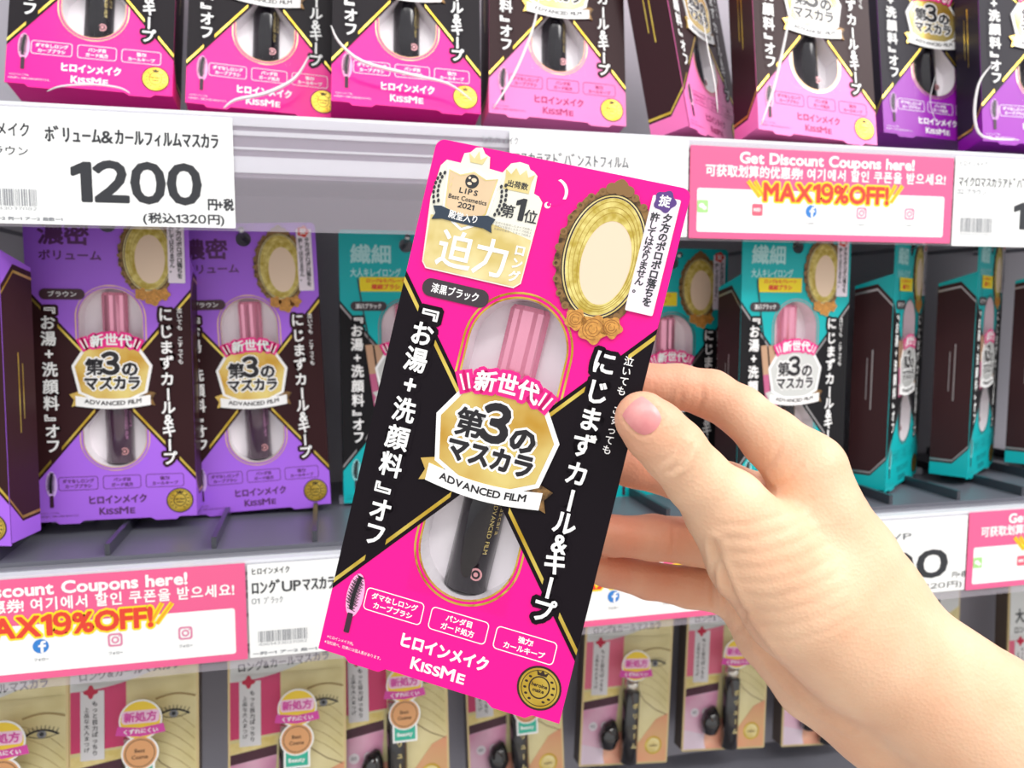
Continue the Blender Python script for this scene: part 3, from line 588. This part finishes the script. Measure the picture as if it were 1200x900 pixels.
COUPON = None
CX, CZ = 178.5, 34.6
def coupon(x0, z0, label, short=False):
    global COUPON
    M = Matrix.Translation((x0*MM, YP-.0003, CAMZ+z0*MM)) @ Matrix.Rotation(math.radians(90), 4, 'X')
    if COUPON:
        o = copy_tree(COUPON); o.matrix_world = M; return tag(o, label, 'coupon card', 'pink coupon cards on the rails')
    r = COUPON = empty('coupon_card', M, label, 'coupon card', 'pink coupon cards on the rails'); W, H = 154, 45.5
    b = MB(); b.rect(0, 0, W, H, 0, COUP, .4, .5); b.rect(4, 3.2, W-5, 24.8, .08, PAPER, 1.2); b.build('card_sheet', r)
    p = MB(); T = lambda t, a, c, h, m, **k: tl(p, t, CX, CZ, a, c, h, m, **k)
    T('Get Discount Coupons here!', (867, 185), (1072, 194), 7.6, WHITE, z=.2, bold=.27); T('可获取划算的优惠券! 여기에서 할인 쿠폰을 받으세요!', (826, 200), (1108, 211), 6.3, WHITE, z=.2, bold=.15)
    OR = mat('orange_ink', '#f5a81f', .5)
    T('MAX19%OFF!', (895, 222), (1042, 233), 12.5, YEL, z=.22, bold=1.35); T('MAX19%OFF!', (895, 222), (1042, 233), 12.5, REDI, z=.3, bold=.5)
    for k, (a, c) in enumerate((((876, 212), (890, 231)), ((884, 212), (895, 231)), ((1057, 218), (1043, 238)), ((1049, 217), (1038, 237)))):
        A = loc(*a, CX, CZ); B = loc(*c, CX, CZ); p.line([A, B], 2.2, .24, YEL); p.line([A, B], 1.0, .28, OR)
    icons = [((823, 242), 'g'), ((887, 246), 'r'), ((950, 248), 'f'), ((1009, 250), 'i'), ((1065, 251), 'i')]
    IG = mat('rose_icon_ink', '#dd86a8', .5)
    for c, kd in icons:
        x, y = loc(*c, CX, CZ)
        if kd == 'g': p.rect(x-3, y-3, x+3, y+3.2, .2, mat('green_icon_ink', '#a8dc8c', .5), .8); p.poly(ell(x-.6, y+.4, 1.5, 1.2, 14), .25, WHITE); p.poly(ell(x+1, y-.7, 1.2, .9, 14), .25, WHITE)
        if kd == 'r': p.rect(x-3, y-3, x+3, y+3, .2, mat('red_icon_ink', '#e8627a', .5), .8); p.text('RED', x, y, 2.2, WHITE, .25, bold=.08)
        if kd == 'f': p.poly(ell(x, y, 3.2, n=26), .2, mat('blue_icon_ink', '#2f7fd0', .5)); p.poly([(x-.1, y-3), (x+1.05, y-3), (x+1.05, y-.4), (x+2, y-.4), (x+2.15, y+.6), (x+1.05, y+.6), (x+1.1, y+1.3), (x+2.1, y+1.4), (x+2.1, y+2.3), (x+.6, y+2.3), (x-.1, y+1.5), (x-.1, y+.6), (x-.95, y+.6), (x-.95, y-.4), (x-.1, y-.4)], .25, WHITE)
        if kd == 'i':
            p.ring(rrect(x-3, y-3, x+3, y+3, 1.3), rrect(x-2.2, y-2.2, x+2.2, y+2.2, 1), .2, IG); p.ring(ell(x, y, 1.6, n=20), ell(x, y, .9, n=20), .2, IG); p.poly(ell(x+1.6, y+1.6, .3, n=8), .2, IG)
        if kd in 'fi': p.text('フォロー', x, y-6, 1.5, GINK, .2, bold=.05)
    p.build('card_print', r); return r
coupon(CX, CZ, 'pink discount coupon card on the upper rail, above the teal packages')
coupon(-192, -162, 'pink discount coupon card at the left of the lower rail')
coupon(72.6, -162.2, 'pink discount coupon card on the lower rail behind the ring and little fingers')
coupon(355.4, -162, 'pink discount coupon card at the right edge of the lower rail, beside the wrist')

# ------------------------------------------------------------------ gold packages of the bottom row
BEIGE = mat('beige_foil_edge', '#d9c391', .4, .3); CREAMG = mat('pale_gold_panel', '#e4d699', .42, .1, c2='#efe4b4', nscale=30, noise=.1); ARC = mat('silver_white_arc', '#dcdedd', .45)
def make_gold(M, label, medal, group):
    root = empty('gold_mascara_package', M, label, 'package', group); W = 32; T_ = 128
    b = MB(); b.rect(-W, 0, W, T_, 0, BEIGE, 1, 1); b.add([(-W, 1, -1), (-W, 1, -12), (-W, 118, -12), (-W, 118, -1)], [(0, 1, 2, 3)], mat('dark_gold_side', '#5c5048', .4)); b.add([(W, 1, -1), (W, 1, -12), (W, 118, -12), (W, 118, -1)], [(3, 2, 1, 0)], mat('dark_gold_side', '#5c5048'))
    b.rect(-W, 1, W, 118, -12, mat('dark_gold_side', '#5c5048')); b.build('card_box', root)
    p = MB(); PK = mat('raspberry_panel', '#d62d6c', .38, coat=.3) if medal else mat('rose_panel', '#e66d8a', .38, coat=.3); PD = mat('wine_band', '#4a1c30', .4)
    p.rect(-30.8, 1.4, 30.8, 126, .1, CREAMG)
    p.poly([(-30.8, 52), (-4, 54), (-4, 88), (-30.8, 88)], .2, PK); p.poly([(-30.8, 43), (-6, 47), (-5, 53), (-30.8, 50)], .24, GOLDL); p.poly([(-30.8, 38), (-6, 42), (-6, 47.5), (-30.8, 43.6)], .28, PD)
    p.poly([(-30.8, 1.4), (-9, 1.4), (-6, 43), (-30.8, 38.5)], .2, mat('orchid_panel', '#d886ae', .4, c2='#ecc4d6', nscale=30)); p.poly([(-30.8, 1.4), (-9, 1.4), (-8.6, 10), (-30.8, 15)], .3, mat('pale_lilac_panel', '#e9d5e2', .4))
    p.poly([(-14, 1.4), (2, 1.4)]+ell(-6, 9, 9.5, 14, 20, -30, 210), .34, mat('peach_panel', '#e8967a', .4, c2='#efb496', nscale=60)); p.poly([(4, 1.4), (30.8, 1.4), (30.8, 34), (22, 30), (8, 12)], .3, mat('apricot_panel', '#e3a27c', .4, c2='#dcb07e', nscale=40))
    A = [(-30.8, 86)]+[(x, 84+ (x+30.8)**2*.0052) for x in np.linspace(-30.8, 30.8, 14)]+[(30.8, 126), (-30.8, 126)]
    p.poly(A, .4, ARC); p.text('大人まつげ', -6, 103, 11, INK, .46, w=40, bold=.35, ang=.04); p.text('ロング&カールマスカラ', -2, 93.3, 5.6, INK, .46, w=50, bold=.16, ang=.07)
    p.rect(-26, 48, -14.5, 84, .5, mat('grey_white_strip', '#e3e2e4', .5)); p.poly([(-21+2.9*(1+.25*math.cos(4*a))*math.cos(a), 83.5+2.9*(1+.25*math.cos(4*a))*math.sin(a)) for a in [2*math.pi*k/32 for k in range(32)]], .56, mat('crimson_ink', '#c81e46', .5))
    p.vtext('もっと目力ぱっちり', -19, 79, 50, 2.9, INK, .56, bold=.08); p.vtext('上品な大人まつげ', -23, 76, 52, 2.7, INK, .56, bold=.05)
    for x in (-23.5, -15): p.poly(ell(x, 27, 3.1, n=22), .5, mat('powder_pink', '#e9dfe6', .5)); p.text('24' if x > -20 else '60', x, 27, 2.6, GINK, .55, bold=.1)
    for k in range(5): p.line([(x, 50+6*k-((x-4)/26)**2*14) for x in np.linspace(9, 30, 7)], .18, .3, mat('fine_brown_line', '#a58a58', .5))
    # a plain pencil eye: lid, iris, lashes
    ex, ey = 19.5, 68
    p.line([(ex-8+16*k/12, ey+2.6*math.sin(math.pi*k/12)) for k in range(13)], .9, .5, INK); p.line([(ex-7+14*k/12, ey-1.6*math.sin(math.pi*k/12)) for k in range(13)], .3, .5, INK); p.poly(ell(ex, ey+.4, 2.3, 2.0, 18), .46, GINK); p.poly(ell(ex, ey+.5, 1.1, n=12), .5, INK)
    for k in range(9): x = ex-7+k*1.7; p.line([(x, ey+2.3*math.sin(math.pi*(k+.5)/9)+.3), (x+(k-4)*.35, ey+2.4*math.sin(math.pi*(k+.5)/9)+2.6)], .3, .5, INK)
    p.line([(ex-9+20*k/8, ey+9+2*math.sin(math.pi*k/8)) for k in range(9)], .8, .5, mat('fine_brown_line', '#a58a58')); p.line([(8, 50), (13, 43), (21, 37), (30, 33)], .35, .5, BROWNI)
    p.ring(ell(21, 12.5, 6.2, n=30), ell(21, 12.5, 5.0, n=30), .5, GOLD); p.poly(ell(21, 12.5, 4.9, n=30), .52, GOLDL); p.text('make', 21, 12.5, 2.4, BROWNI, .6, bold=.05)
    p.build('front_print', root)
    t = MB(); t.tube([(1, 4, 5.5), (1, 4.6, 5.5), (1, 52, 5.5), (1, 52.6, 5.5)], [5, 5.8, 5.8, 5.2], mat('glossy_black_tube', '#1d1a1c', .12, coat=1), 22); t.tube([(1, 52.6, 5.5), (1, 60, 5.5)], [5, 5], mat('silver_collar', '#cfcac0', .2, .9), 22)
    t.vtext('ボリューム', 2, 47, 14, 4, GOLDL, 11.45, bold=.1); t.build('mascara_tube', root)
    k = MB(); vs = []; k.tube([(-13, 13, 3), (-13.6, 15, 3.6), (-13.2, 22, 4.5), (-12, 28, 3.6), (-10, 32, 3)], [2, 5.5, 7.0, 5.2, 1.5], mat('glossy_black_tube', '#1d1a1c'), 18); k.build('compact_applicator', root)
    s = MB(); O = ell(5.5, 71, 10.4, n=40); s.poly(O, 11.9, WHITE, (), .4); s.poly(ell(5.5, 71, 9.6, n=40), 12, mat('sticker_yellow_ink', '#f6d53e', .45)); s.rect(-3.6, 69.3, 14.6, 76, 12.06, mat('sticker_pale_pink', '#f6cfe6', .45), 2)
    s.text('新処方', 5.5, 72.6, 5.2, mat('sticker_magenta', '#d948a8', .5), 12.12, w=16, bold=.2); s.poly([(-6.5, 64), (5.5, 62.5), (17.5, 64), (16.5, 68.5), (5.5, 67), (-5.5, 68.5)], 12.1, mat('sticker_magenta', '#d948a8'), (), .1); s.text('くずれにくい', 5.5, 65.4, 2.6, WHITE, 12.2, w=17, bold=.1)
    if not medal: s.v = [(x-4.5, y, z) for x, y, z in s.v]
    s.build('round_sticker', root)
    if medal:
        m = MB(); m.rect(-1.8, 38, 12.2, 54, 11.7, WHITE, .4, .3); m.rect(-.7, 39.2, 11.1, 53, 11.8, mat('mint_ribbon_ink', '#35b79c', .45)); m.text('Beauty', 5.2, 42.6, 3, WHITE, 11.9, bold=.1)
        m.poly(ell(5.2, 54, 9, n=40), 11.95, WHITE, (), .3); m.poly(ell(5.2, 54, 8.2, n=40), 12.05, mat('copper_medal_ink', '#e0a774', .4, .2)); m.ring(ell(5.2, 54, 7.2, n=36), ell(5.2, 54, 6.8, n=36), 12.1, BROWNI)
        m.text('Best', 5.2, 55.3, 2.7, BROWNI, 12.12, bold=.08); m.text('Cosme', 5.2, 52, 2.7, BROWNI, 12.12, bold=.08); m.build('medal_sticker', root)
    f = MB(); f.add([(-W+2, 2, .7), (-8, 2, 12.6), (10, 2, 12.6), (W-2, 2, .7), (-W+2, 88, .7), (-8, 86, 12.6), (10, 86, 12.6), (W-2, 88, .7)], [(0, 1, 5, 4), (1, 2, 6, 5), (2, 3, 7, 6), (4, 5, 6, 7)], film('blister_film', .10)); f.build('blister', root)
    return root
GG = 'gold mascara packages hanging under the lower rail'
gp = [(-10, 900, .440, 1, 'C', 'gold and pink package cut by the left edge in the bottom row'), (None, None, 0, 1, '', '')]
def gold_pose(pxl, pxr, py, Y, roll, tilt, v):
    """pxl..pxr = card edges at picture height py, which lies v mm above the lower edge of the card"""
    a = at(pxl, py, Y); b = at(pxr, py, Y); c = (a+b)/2; c.z = at((pxl+pxr)/2, py, Y).z
    R = Matrix.Rotation(math.radians(tilt), 4, 'X') @ Matrix.Rotation(math.radians(roll), 4, 'Y') @ Matrix.Rotation(math.radians(90), 4, 'X')
    return Matrix.Translation(c-(R @ Vector((0, v*MM, 0)))) @ R
GP = [(-79, 75, 790, .440, 1, 1, 101, 'gold and pink mascara package cut by the left edge, lowest row'),
      (79, 233, 790, .440, 1, 1, 91, 'gold and pink package with medal sticker under the lower left coupon, lowest row'),
      (267, 405, 790, .448, 1, 1, 86, 'gold and pink package with medal sticker under the lower white price card'),
      (393, 527, 815, .452, 0, 1, 61, 'gold and pink package behind the lower left corner of the held package'),
      (547, 658, 830, .485, -1, 1, 51, 'gold and pink package under the gold seal corner of the held package'),
      (686, 787, 760, .495, 5, 0, 79, 'gold and rose package with yellow sticker just right of the held package, lowest row'),
      (802, 903, 755, .495, 5, 0, 74, 'gold and rose package with yellow sticker below the little finger, lowest row'),
      (917, 1014, 760, .495, 5, 0, 70, 'gold and rose package mostly behind the forearm, lowest row'),
      (1035, 1128, 740, .495, 4, 0, 85, 'gold and rose package above the forearm under the right white price card'),
      (1181, 1262, 740, .480, 4, 0, 90, 'gold and rose package at the right edge of the lowest row')]
gproto = {}
for (a, b, y, Y, roll, md, vv_, lab) in GP:
    M = gold_pose(a, b, y, Y, roll*.9, -6, vv_)
    if md not in gproto: o = gproto[md] = make_gold(M, lab, md, GG)
    else: o = copy_tree(gproto[md]); o.matrix_world = M; tag(o, lab, 'package', GG)

# ------------------------------------------------------------------ hooks and tray dividers
h0 = None
HN = ['first', 'second', 'third', 'fourth', 'fifth', 'sixth', 'seventh', 'eighth', 'ninth', 'tenth', 'eleventh', 'twelfth']
n_mid = 0
HK = ['lavender package at the left edge', 'lavender package below the 1200 card', 'half hidden lavender package', 'teal package left of the held one', 'teal package above the index finger', 'teal package facing the aisle', 'sideways teal package nearest the hand', 'second sideways teal package', 'teal package at the right edge']
for i, p in enumerate(hooks):
    if ROW[i][8] is GT: continue
    n_mid += 1
    mb = MB(); L = (.525-p.y)*1000
    mb.tube([(0, 0, 1.5), (0, -4, 0), (0, 8-8, -1)][:1]+[(0, 2, 0), (0, L, 0)], [1.1, 1.3, 1.3], WIRE, 8)
    vs = []
    mb.tube([(0, -10, 3.2), (0, -8.5, 3.0), (0, -2, .6), (0, 6, 0)], [1.7, 1.7, 1.2, 1.2], WIRE, 8)
    o = mb.build('display_hook', None, Matrix.Translation((p.x, p.y, p.z-.0022)))
    tag(o, 'chrome display hook carrying the ' + HK[n_mid-1], 'hook', 'display hooks')
root = empty('divider_tray', Matrix.Translation((0, .45, CAMZ-.115)), 'dark grey divided pusher tray on the middle shelf behind the lower rail', 'tray')
DKP = mat('divider_plastic', '#3a3b44', .3, coat=.2); inv = root.matrix_world.inverted()
b = MB(); world_box(b, -420, 900, 386, 522, -114.9, -113, mat('tray_plastic', '#666771', .35)); o = b.build('tray_base', root); o.matrix_parent_inverse = inv
b = MB(); world_box(b, -1.1, 1.1, 388, 520, -112.9, -107.5, DKP); dm = b.build('divider', root)
dm.matrix_parent_inverse = inv; dm.location = (-.375, 0, 0)
for k in range(1, 26):
    c = dm.copy(); COL.objects.link(c); c.parent = root; c.matrix_parent_inverse = inv; c.location = (-.375+.046*k, 0, 0)
b = MB(); world_box(b, -10, 10, 392, 400, -112.8, -109, mat('pusher_clear', '#aeb0b8', .3)); pm = b.build('pusher', root); pm.matrix_parent_inverse = inv; pm.location = (-.352, 0, 0)
for k in range(1, 16):
    c = pm.copy(); COL.objects.link(c); c.parent = root; c.matrix_parent_inverse = inv; c.location = (-.352+.092*k*.8, .004*(k % 3)+.06, 0)

# ------------------------------------------------------------------ the hand
def C(px, py, dep, r): # picture point + distance in mm + radius in mm -> camera space (mm)
    return ((px-600)/FPX*dep, -(py-450)/FPX*dep, -dep, r)
chains = {
 'thumb': [C(753, 491, 214.5, 7.5), C(768, 506, 216, 8.3), C(789, 527, 218, 8.7), C(818, 562, 222, 9.1), C(852, 598, 227, 10.6), C(885, 640, 232, 13)],
 'index': [C(700, 452, 253, 6.2), C(745, 449, 254, 6.7), C(795, 453, 256, 7.0), C(833, 462, 257, 7.7), C(868, 482, 253, 7.8), C(905, 515, 248, 9.3), C(946, 552, 243, 11)],
 'middle': [C(690, 538, 256, 6.4), C(745, 545, 258, 7.2), C(800, 560, 261, 7.6), C(850, 572, 264, 8.6), C(905, 598, 262, 11)],
 'ring': [C(660, 622, 255, 6.2), C(718, 628, 264, 6.6), C(765, 630, 270, 7.6), C(812, 634, 276, 8.2), C(868, 640, 276, 11)],
 'little': [C(660, 655, 259, 5.6), C(712, 667, 272, 5.8), C(760, 680, 278, 6.4), C(808, 688, 282, 7.2), C(865, 690, 284, 10)],
}
palm = [[C(946, 552, 242, 11), C(956, 598, 243, 14), C(982, 660, 246, 18), C(1003, 706, 249, 20.5), C(1046, 772, 250, 21.5), C(1150, 852, 248, 24), C(1290, 945, 245, 27), C(1420, 1040, 243, 29)],
        [C(852, 598, 228, 10.6), C(892, 652, 233, 15.5), C(940, 702, 239, 18.5), C(1000, 752, 247, 20.5)],
        [C(905, 598, 262, 11), C(960, 690, 262, 16), C(1010, 760, 260, 18)],
        [C(872, 642, 275, 10.5), C(935, 720, 270, 15), C(1000, 790, 265, 18)],
        [C(868, 692, 284, 10.5), C(905, 740, 281, 13), C(956, 796, 276, 14.5), C(1030, 838, 268, 18), C(1130, 905, 264, 21.5), C(1270, 1000, 262, 25), C(1400, 1095, 260, 27)]]
def rcone(P, a, b):
    A = np.array(a[:3], np.float32); B = np.array(b[:3], np.float32); ba = B-A; l2 = float(ba@ba); h = np.clip(((P-A)@ba)/l2, 0, 1)
    d = P-A-h[..., None]*ba
    return np.sqrt((d*d).sum(-1))-(a[3]+(b[3]-a[3])*h*h*(3-2*h) if False else a[3]+(b[3]-a[3])*h)
def smin(a, b, k):
    h = np.clip(.5+.5*(b-a)/k, 0, 1); return b*(1-h)+a*h-k*h*(1-h)
PL_O = np.array(POSE.translation, np.float32)*1000; PL_N = np.array(POSE.to_3x3() @ Vector((0, 0, 1)), np.float32)
PL_X = np.array(POSE.to_3x3() @ Vector((1, 0, 0)), np.float32)
def sdf(P):
    pal = None
    for ch in palm:
        c = None
        for a, b in zip(ch, ch[1:]): d = rcone(P, a, b); c = d if c is None else smin(c, d, 2)
        pal = c if pal is None else smin(pal, c, 7)
    tot = pal
    for nme, ch in chains.items():
        c = None
        for a, b in zip(ch, ch[1:]): d = rcone(P, a, b); c = d if c is None else smin(c, d, 2.0)
        if nme == 'thumb':
            pd = (P-PL_O)@PL_N; lim = np.where(((P-PL_O)@np.array(POSE.to_3x3() @ Vector((1, 0, 0)), np.float32)) < 38.5, .6-pd, -9); c = np.maximum(c, lim)
        else: c = np.maximum(c, np.where((P-PL_O)@PL_X < 38, (P-PL_O)@PL_N+22.6, -9))
        m = smin(pal, c, {'thumb': 6, 'index': 5}.get(nme, 3.5)); tot = np.minimum(tot, m)
    return tot
def surface_nets(lo, hi, st):
    n = [int(math.ceil((hi[i]-lo[i])/st)) for i in range(3)]
    ax = [lo[i]+st*np.arange(n[i], dtype=np.float32) for i in range(3)]
    V = np.empty(n, np.float32)
    for i0 in range(0, n[0], 24):
        g = np.stack(np.meshgrid(ax[0][i0:i0+24], ax[1], ax[2], indexing='ij'), -1); V[i0:i0+24] = sdf(g)
    s = V < 0; acc = np.zeros([k-1 for k in n]+[3], np.float32); cnt = np.zeros([k-1 for k in n], np.float32)
    sl = lambda o: tuple(slice(o[i], n[i]-1+o[i]) for i in range(3))
    cs = [(i, j, k) for i in (0, 1) for j in (0, 1) for k in (0, 1)]
    for a in cs:
        for e in range(3):
            if a[e]: continue
            b = list(a); b[e] = 1; va, vb = V[sl(a)], V[sl(b)]; c = (va < 0) != (vb < 0)
            t = np.where(c, va/np.where(c, va-vb, 1), 0)
            for q in range(3): acc[..., q] += np.where(c, a[q]+(t if q == e else 0), 0)
            cnt += c
    act = cnt > 0; idx = -np.ones(act.shape, np.int64); idx[act] = np.arange(act.sum())
    ijk = np.argwhere(act); pts = np.array(lo)+st*(ijk+acc[act]/cnt[act][:, None])
    F = []
    for e in range(3):
        u, v = [(1, 2), (2, 0), (0, 1)][e]; a = [slice(1, n[i]-1) for i in range(3)]; a[e] = slice(0, n[e]-1); b = list(a); b[e] = slice(1, n[e])
        A, B = s[tuple(a)], s[tuple(b)]
        for fl, msk in ((False, A & ~B), (True, ~A & B)):
            w_ = np.argwhere(msk); off = np.array([1, 1, 1]); off[e] = 0; w_ = w_+off; q = []
            for du, dv in ((0, 0), (-1, 0), (-1, -1), (0, -1)):
                x = w_.copy(); x[:, u] += du; x[:, v] += dv; q.append(idx[x[:, 0], x[:, 1], x[:, 2]])
            q = np.stack(q, 1); F.append(q[:, ::-1] if fl else q)
    F = np.concatenate(F); F = F[(F >= 0).all(1)]
    return pts, F
def grad(P):
    g = np.empty_like(P); e = .25
    for q in range(3): d = np.zeros(3, np.float32); d[q] = e; g[:, q] = (sdf(P+d)-sdf(P-d))/(2*e)
    return g/np.maximum(np.linalg.norm(g, axis=1, keepdims=True), 1e-6)
allp = [p for c in list(chains.values())+palm for p in c]
lo = [min(p[i]-p[3] for p in allp)-3 for i in range(3)]; hi = [max(p[i]+p[3] for p in allp)+3 for i in range(3)]
pts, F = surface_nets(lo, hi, 1.0)
pts = pts.astype(np.float32)
for _ in range(2): pts = pts-grad(pts)*sdf(pts)[:, None]*.9
# creases and knuckle folds: lines of the picture pressed into the near side, (points, half width mm, depth mm, distance of the surface)
CR = [([(783, 551), (793, 537), (799, 519)], .75, .40), ([(778, 556), (797, 545), (809, 524)], .75, .45), ([(770, 545), (782, 535), (790, 518)], .7, .25), ([(790, 566), (808, 553), (818, 533)], .7, .28),
      ([(822, 452), (824, 466), (817, 482)], .6, .35), ([(800, 456), (797, 475)], .6, .3),
      ([(904, 574), (893, 560), (880, 548), (862, 538)], .8, .5), ([(904, 574), (920, 566), (938, 546)], .8, .25), ([(890, 560), (905, 540), (915, 520)], .8, .2),
      ([(838, 638), (842, 660), (858, 700), (878, 738), (905, 775), (930, 803), (960, 830), (1000, 850)], 1.1, .8), ([(835, 632), (836, 655), (836, 690), (838, 715)], .7, .6),
      ([(846, 664), (852, 690), (850, 722)], .7, .35), ([(873, 716), (866, 736)], .8, .6),
      ([(742, 692), (737, 664)], .6, .2), ([(787, 652), (790, 630), (788, 612)], .6, .25), ([(835, 640), (818, 646), (790, 659)], .5, .0)]
for k in range(9):  # fine parallel wrinkles across the ball of the thumb
    y = 600+k*17; x = 838+k*7; CR.append(([(x, y+14), (x+34, y+16), (x+78, y+4), (x+112, y-14)], .75, .16-.008*k))
def seg_d(X, a, b):
    a = np.array(a, float); b = np.array(b, float); ba = b-a; h = np.clip(((X-a)@ba)/(ba@ba), 0, 1); return np.linalg.norm(X-a-h[:, None]*ba, axis=1), h
N0 = grad(pts); px = np.stack([600+FPX*pts[:, 0]/-pts[:, 2], 450-FPX*pts[:, 1]/-pts[:, 2]], 1)
vd = pts/np.linalg.norm(pts, axis=1, keepdims=True); front = np.clip(-(N0*vd).sum(1)*2.0, 0, 1)
disp = np.zeros(len(pts))
for path, wd, dp in CR:
    if dp <= 0: continue
    dm_ = None
    for a, b in zip(path, path[1:]):
        d, h = seg_d(px, a, b); dm_ = d if dm_ is None else np.minimum(dm_, d)
    wpx = wd*FPX/235; dp *= 1.6; en = np.minimum(np.linalg.norm(px-np.array(path[0]), axis=1), np.linalg.norm(px-np.array(path[-1]), axis=1)); fade = np.clip(en/12+.25, 0, 1)
    disp -= dp*fade*(np.exp(-(dm_/wpx)**2)-.35*np.exp(-((dm_-2.2*wpx)/wpx)**2))*front
# fold of skin round the nail, sunk nail bed
nq = px-np.array([753.5, 488.5]); na = nq@np.array([.70, .71])/21; nb_ = nq@np.array([.71, -.70])/18.5
rr_ = (np.abs(na)**3.2+np.abs(nb_)**3.2)**(1/3.2); near = (pts[:, 2] > -222)
disp += near*front*(-.32*np.exp(-((rr_-1.04)/.07)**2)*(na > -.8)+.22*np.exp(-((rr_-1.25)/.13)**2)*(na > -.6))
pts = pts+N0*disp[:, None]
# skin tint: pinker finger ends and knuckles, stored per vertex (the colour of the skin itself)
tint = np.zeros(len(pts))
for nme in ('index', 'middle', 'ring', 'little'):
    for k, p in enumerate(chains[nme][:4]): tint = np.maximum(tint, (.9, .8, .6, .35)[k]*np.exp(-(np.linalg.norm(pts-np.array(p[:3]), axis=1)/15)**2))
p = chains['thumb'][0]; tint = np.maximum(tint, .55*np.exp(-(np.linalg.norm(pts-np.array(p[:3]), axis=1)/11)**2))
mw = np.array(MCAM.to_3x3()); 
me = bpy.data.meshes.new('hand'); me.from_pydata((pts*MM).tolist(), [], F.tolist()); me.polygons.foreach_set('use_smooth', [True]*len(me.polygons))
at_ = me.attributes.new('tint', 'FLOAT', 'POINT'); at_.data.foreach_set('value', tint.astype(np.float32))
sk = bpy.data.materials.new('skin'); sk.use_nodes = True; n = sk.node_tree.nodes; l = sk.node_tree.links; B = n['Principled BSDF']
an = n.new('ShaderNodeAttribute'); an.attribute_name = 'tint'; tc = n.new('ShaderNodeTexCoord'); nz = n.new('ShaderNodeTexNoise'); nz.inputs['Scale'].default_value = 45; nz.inputs['Detail'].default_value = 4; l.new(tc.outputs['Object'], nz.inputs['Vector'])
cr = n.new('ShaderNodeValToRGB'); cr.color_ramp.elements[0].position = .3; cr.color_ramp.elements[0].color = lin('#e8b694'); cr.color_ramp.elements[1].position = .7; cr.color_ramp.elements[1].color = lin('#f1c9a8')
l.new(nz.outputs['Fac'], cr.inputs[0]); mx = n.new('ShaderNodeMix'); mx.data_type = 'RGBA'; l.new(an.outputs['Fac'], mx.inputs[0]); l.new(cr.outputs[0], mx.inputs[6]); mx.inputs[7].default_value = lin('#dd8468'); l.new(mx.outputs[2], B.inputs['Base Color'])
B.inputs['Roughness'].default_value = .48; B.inputs['Subsurface Weight'].default_value = .12; B.inputs['Subsurface Radius'].default_value = (1, .35, .2); B.inputs['Subsurface Scale'].default_value = .004; B.inputs['Specular IOR Level'].default_value = .35
vo = n.new('ShaderNodeTexVoronoi'); vo.inputs['Scale'].default_value = 900; l.new(tc.outputs['Object'], vo.inputs['Vector']); nz2 = n.new('ShaderNodeTexNoise'); nz2.inputs['Scale'].default_value = 260; nz2.inputs['Detail'].default_value = 5; l.new(tc.outputs['Object'], nz2.inputs['Vector'])
ad = n.new('ShaderNodeMath'); l.new(vo.outputs['Distance'], ad.inputs[0]); l.new(nz2.outputs['Fac'], ad.inputs[1]); bp = n.new('ShaderNodeBump'); bp.inputs['Strength'].default_value = .35; bp.inputs['Distance'].default_value = .0003; l.new(ad.outputs[0], bp.inputs['Height']); l.new(bp.outputs[0], B.inputs['Normal'])
me.materials.append(sk)
ho = bpy.data.objects.new('hand', me); COL.objects.link(ho); ho.matrix_world = MCAM
tag(ho, 'bare right hand and forearm reaching in from the lower right, thumb on the held package', 'hand')
# thumb nail: a patch that follows the thumb surface, raised a little
def cast(x, y):
    d = np.array([(x-600)/FPX, -(y-450)/FPX, -1.0]); d /= np.linalg.norm(d); t = 190.0
    for _ in range(60):
        v = float(sdf(np.array([d*t], np.float32))[0]); t += v*.8
        if abs(v) < .01: break
    return d*t
E0, E1 = np.array([753.5, 488.5]), None
ux = np.array([.70, .71]); uy = np.array([.71, -.70])   # along the nail (tip -> base), across
vs = []; nu, nv = 17, 17
for i in range(nu):
    for j in range(nv):
        s_ = -1+2*i/(nu-1); t_ = -1+2*j/(nv-1)
        # map square to a rounded nail outline
        rd = s_*math.sqrt(1-t_*t_/2); wd_ = t_*math.sqrt(1-s_*s_/2); kb = .8 if s_ > 0 else .45
        q = rd*kb+s_*(1-kb); r = wd_*kb+t_*(1-kb)
        p = E0+ux*q*21+uy*r*18.5; vs.append(cast(*p))
vs = np.array(vs, np.float32); gn = grad(vs); edge = np.array([min(1, 6*min(i, nu-1-i, j, nv-1-j)/(nu-1)+.1) for i in range(nu) for j in range(nv)])
vs2 = vs+gn*(.05+.17*edge)[:, None]
fs = [(i*nv+j, i*nv+j+1, (i+1)*nv+j+1, (i+1)*nv+j) for i in range(nu-1) for j in range(nv-1)]
nm = bpy.data.meshes.new('thumbnail'); nm.from_pydata((vs2*MM).tolist(), [], fs); nm.polygons.foreach_set('use_smooth', [True]*len(fs))
NM = mat('nail', '#e58f92', .34, coat=.15, c2='#eba3a0', nscale=120, noise=.08); nm.materials.append(NM); no = bpy.data.objects.new('thumbnail', nm); COL.objects.link(no); no.parent = ho
tag(no, 'pale pink thumbnail')
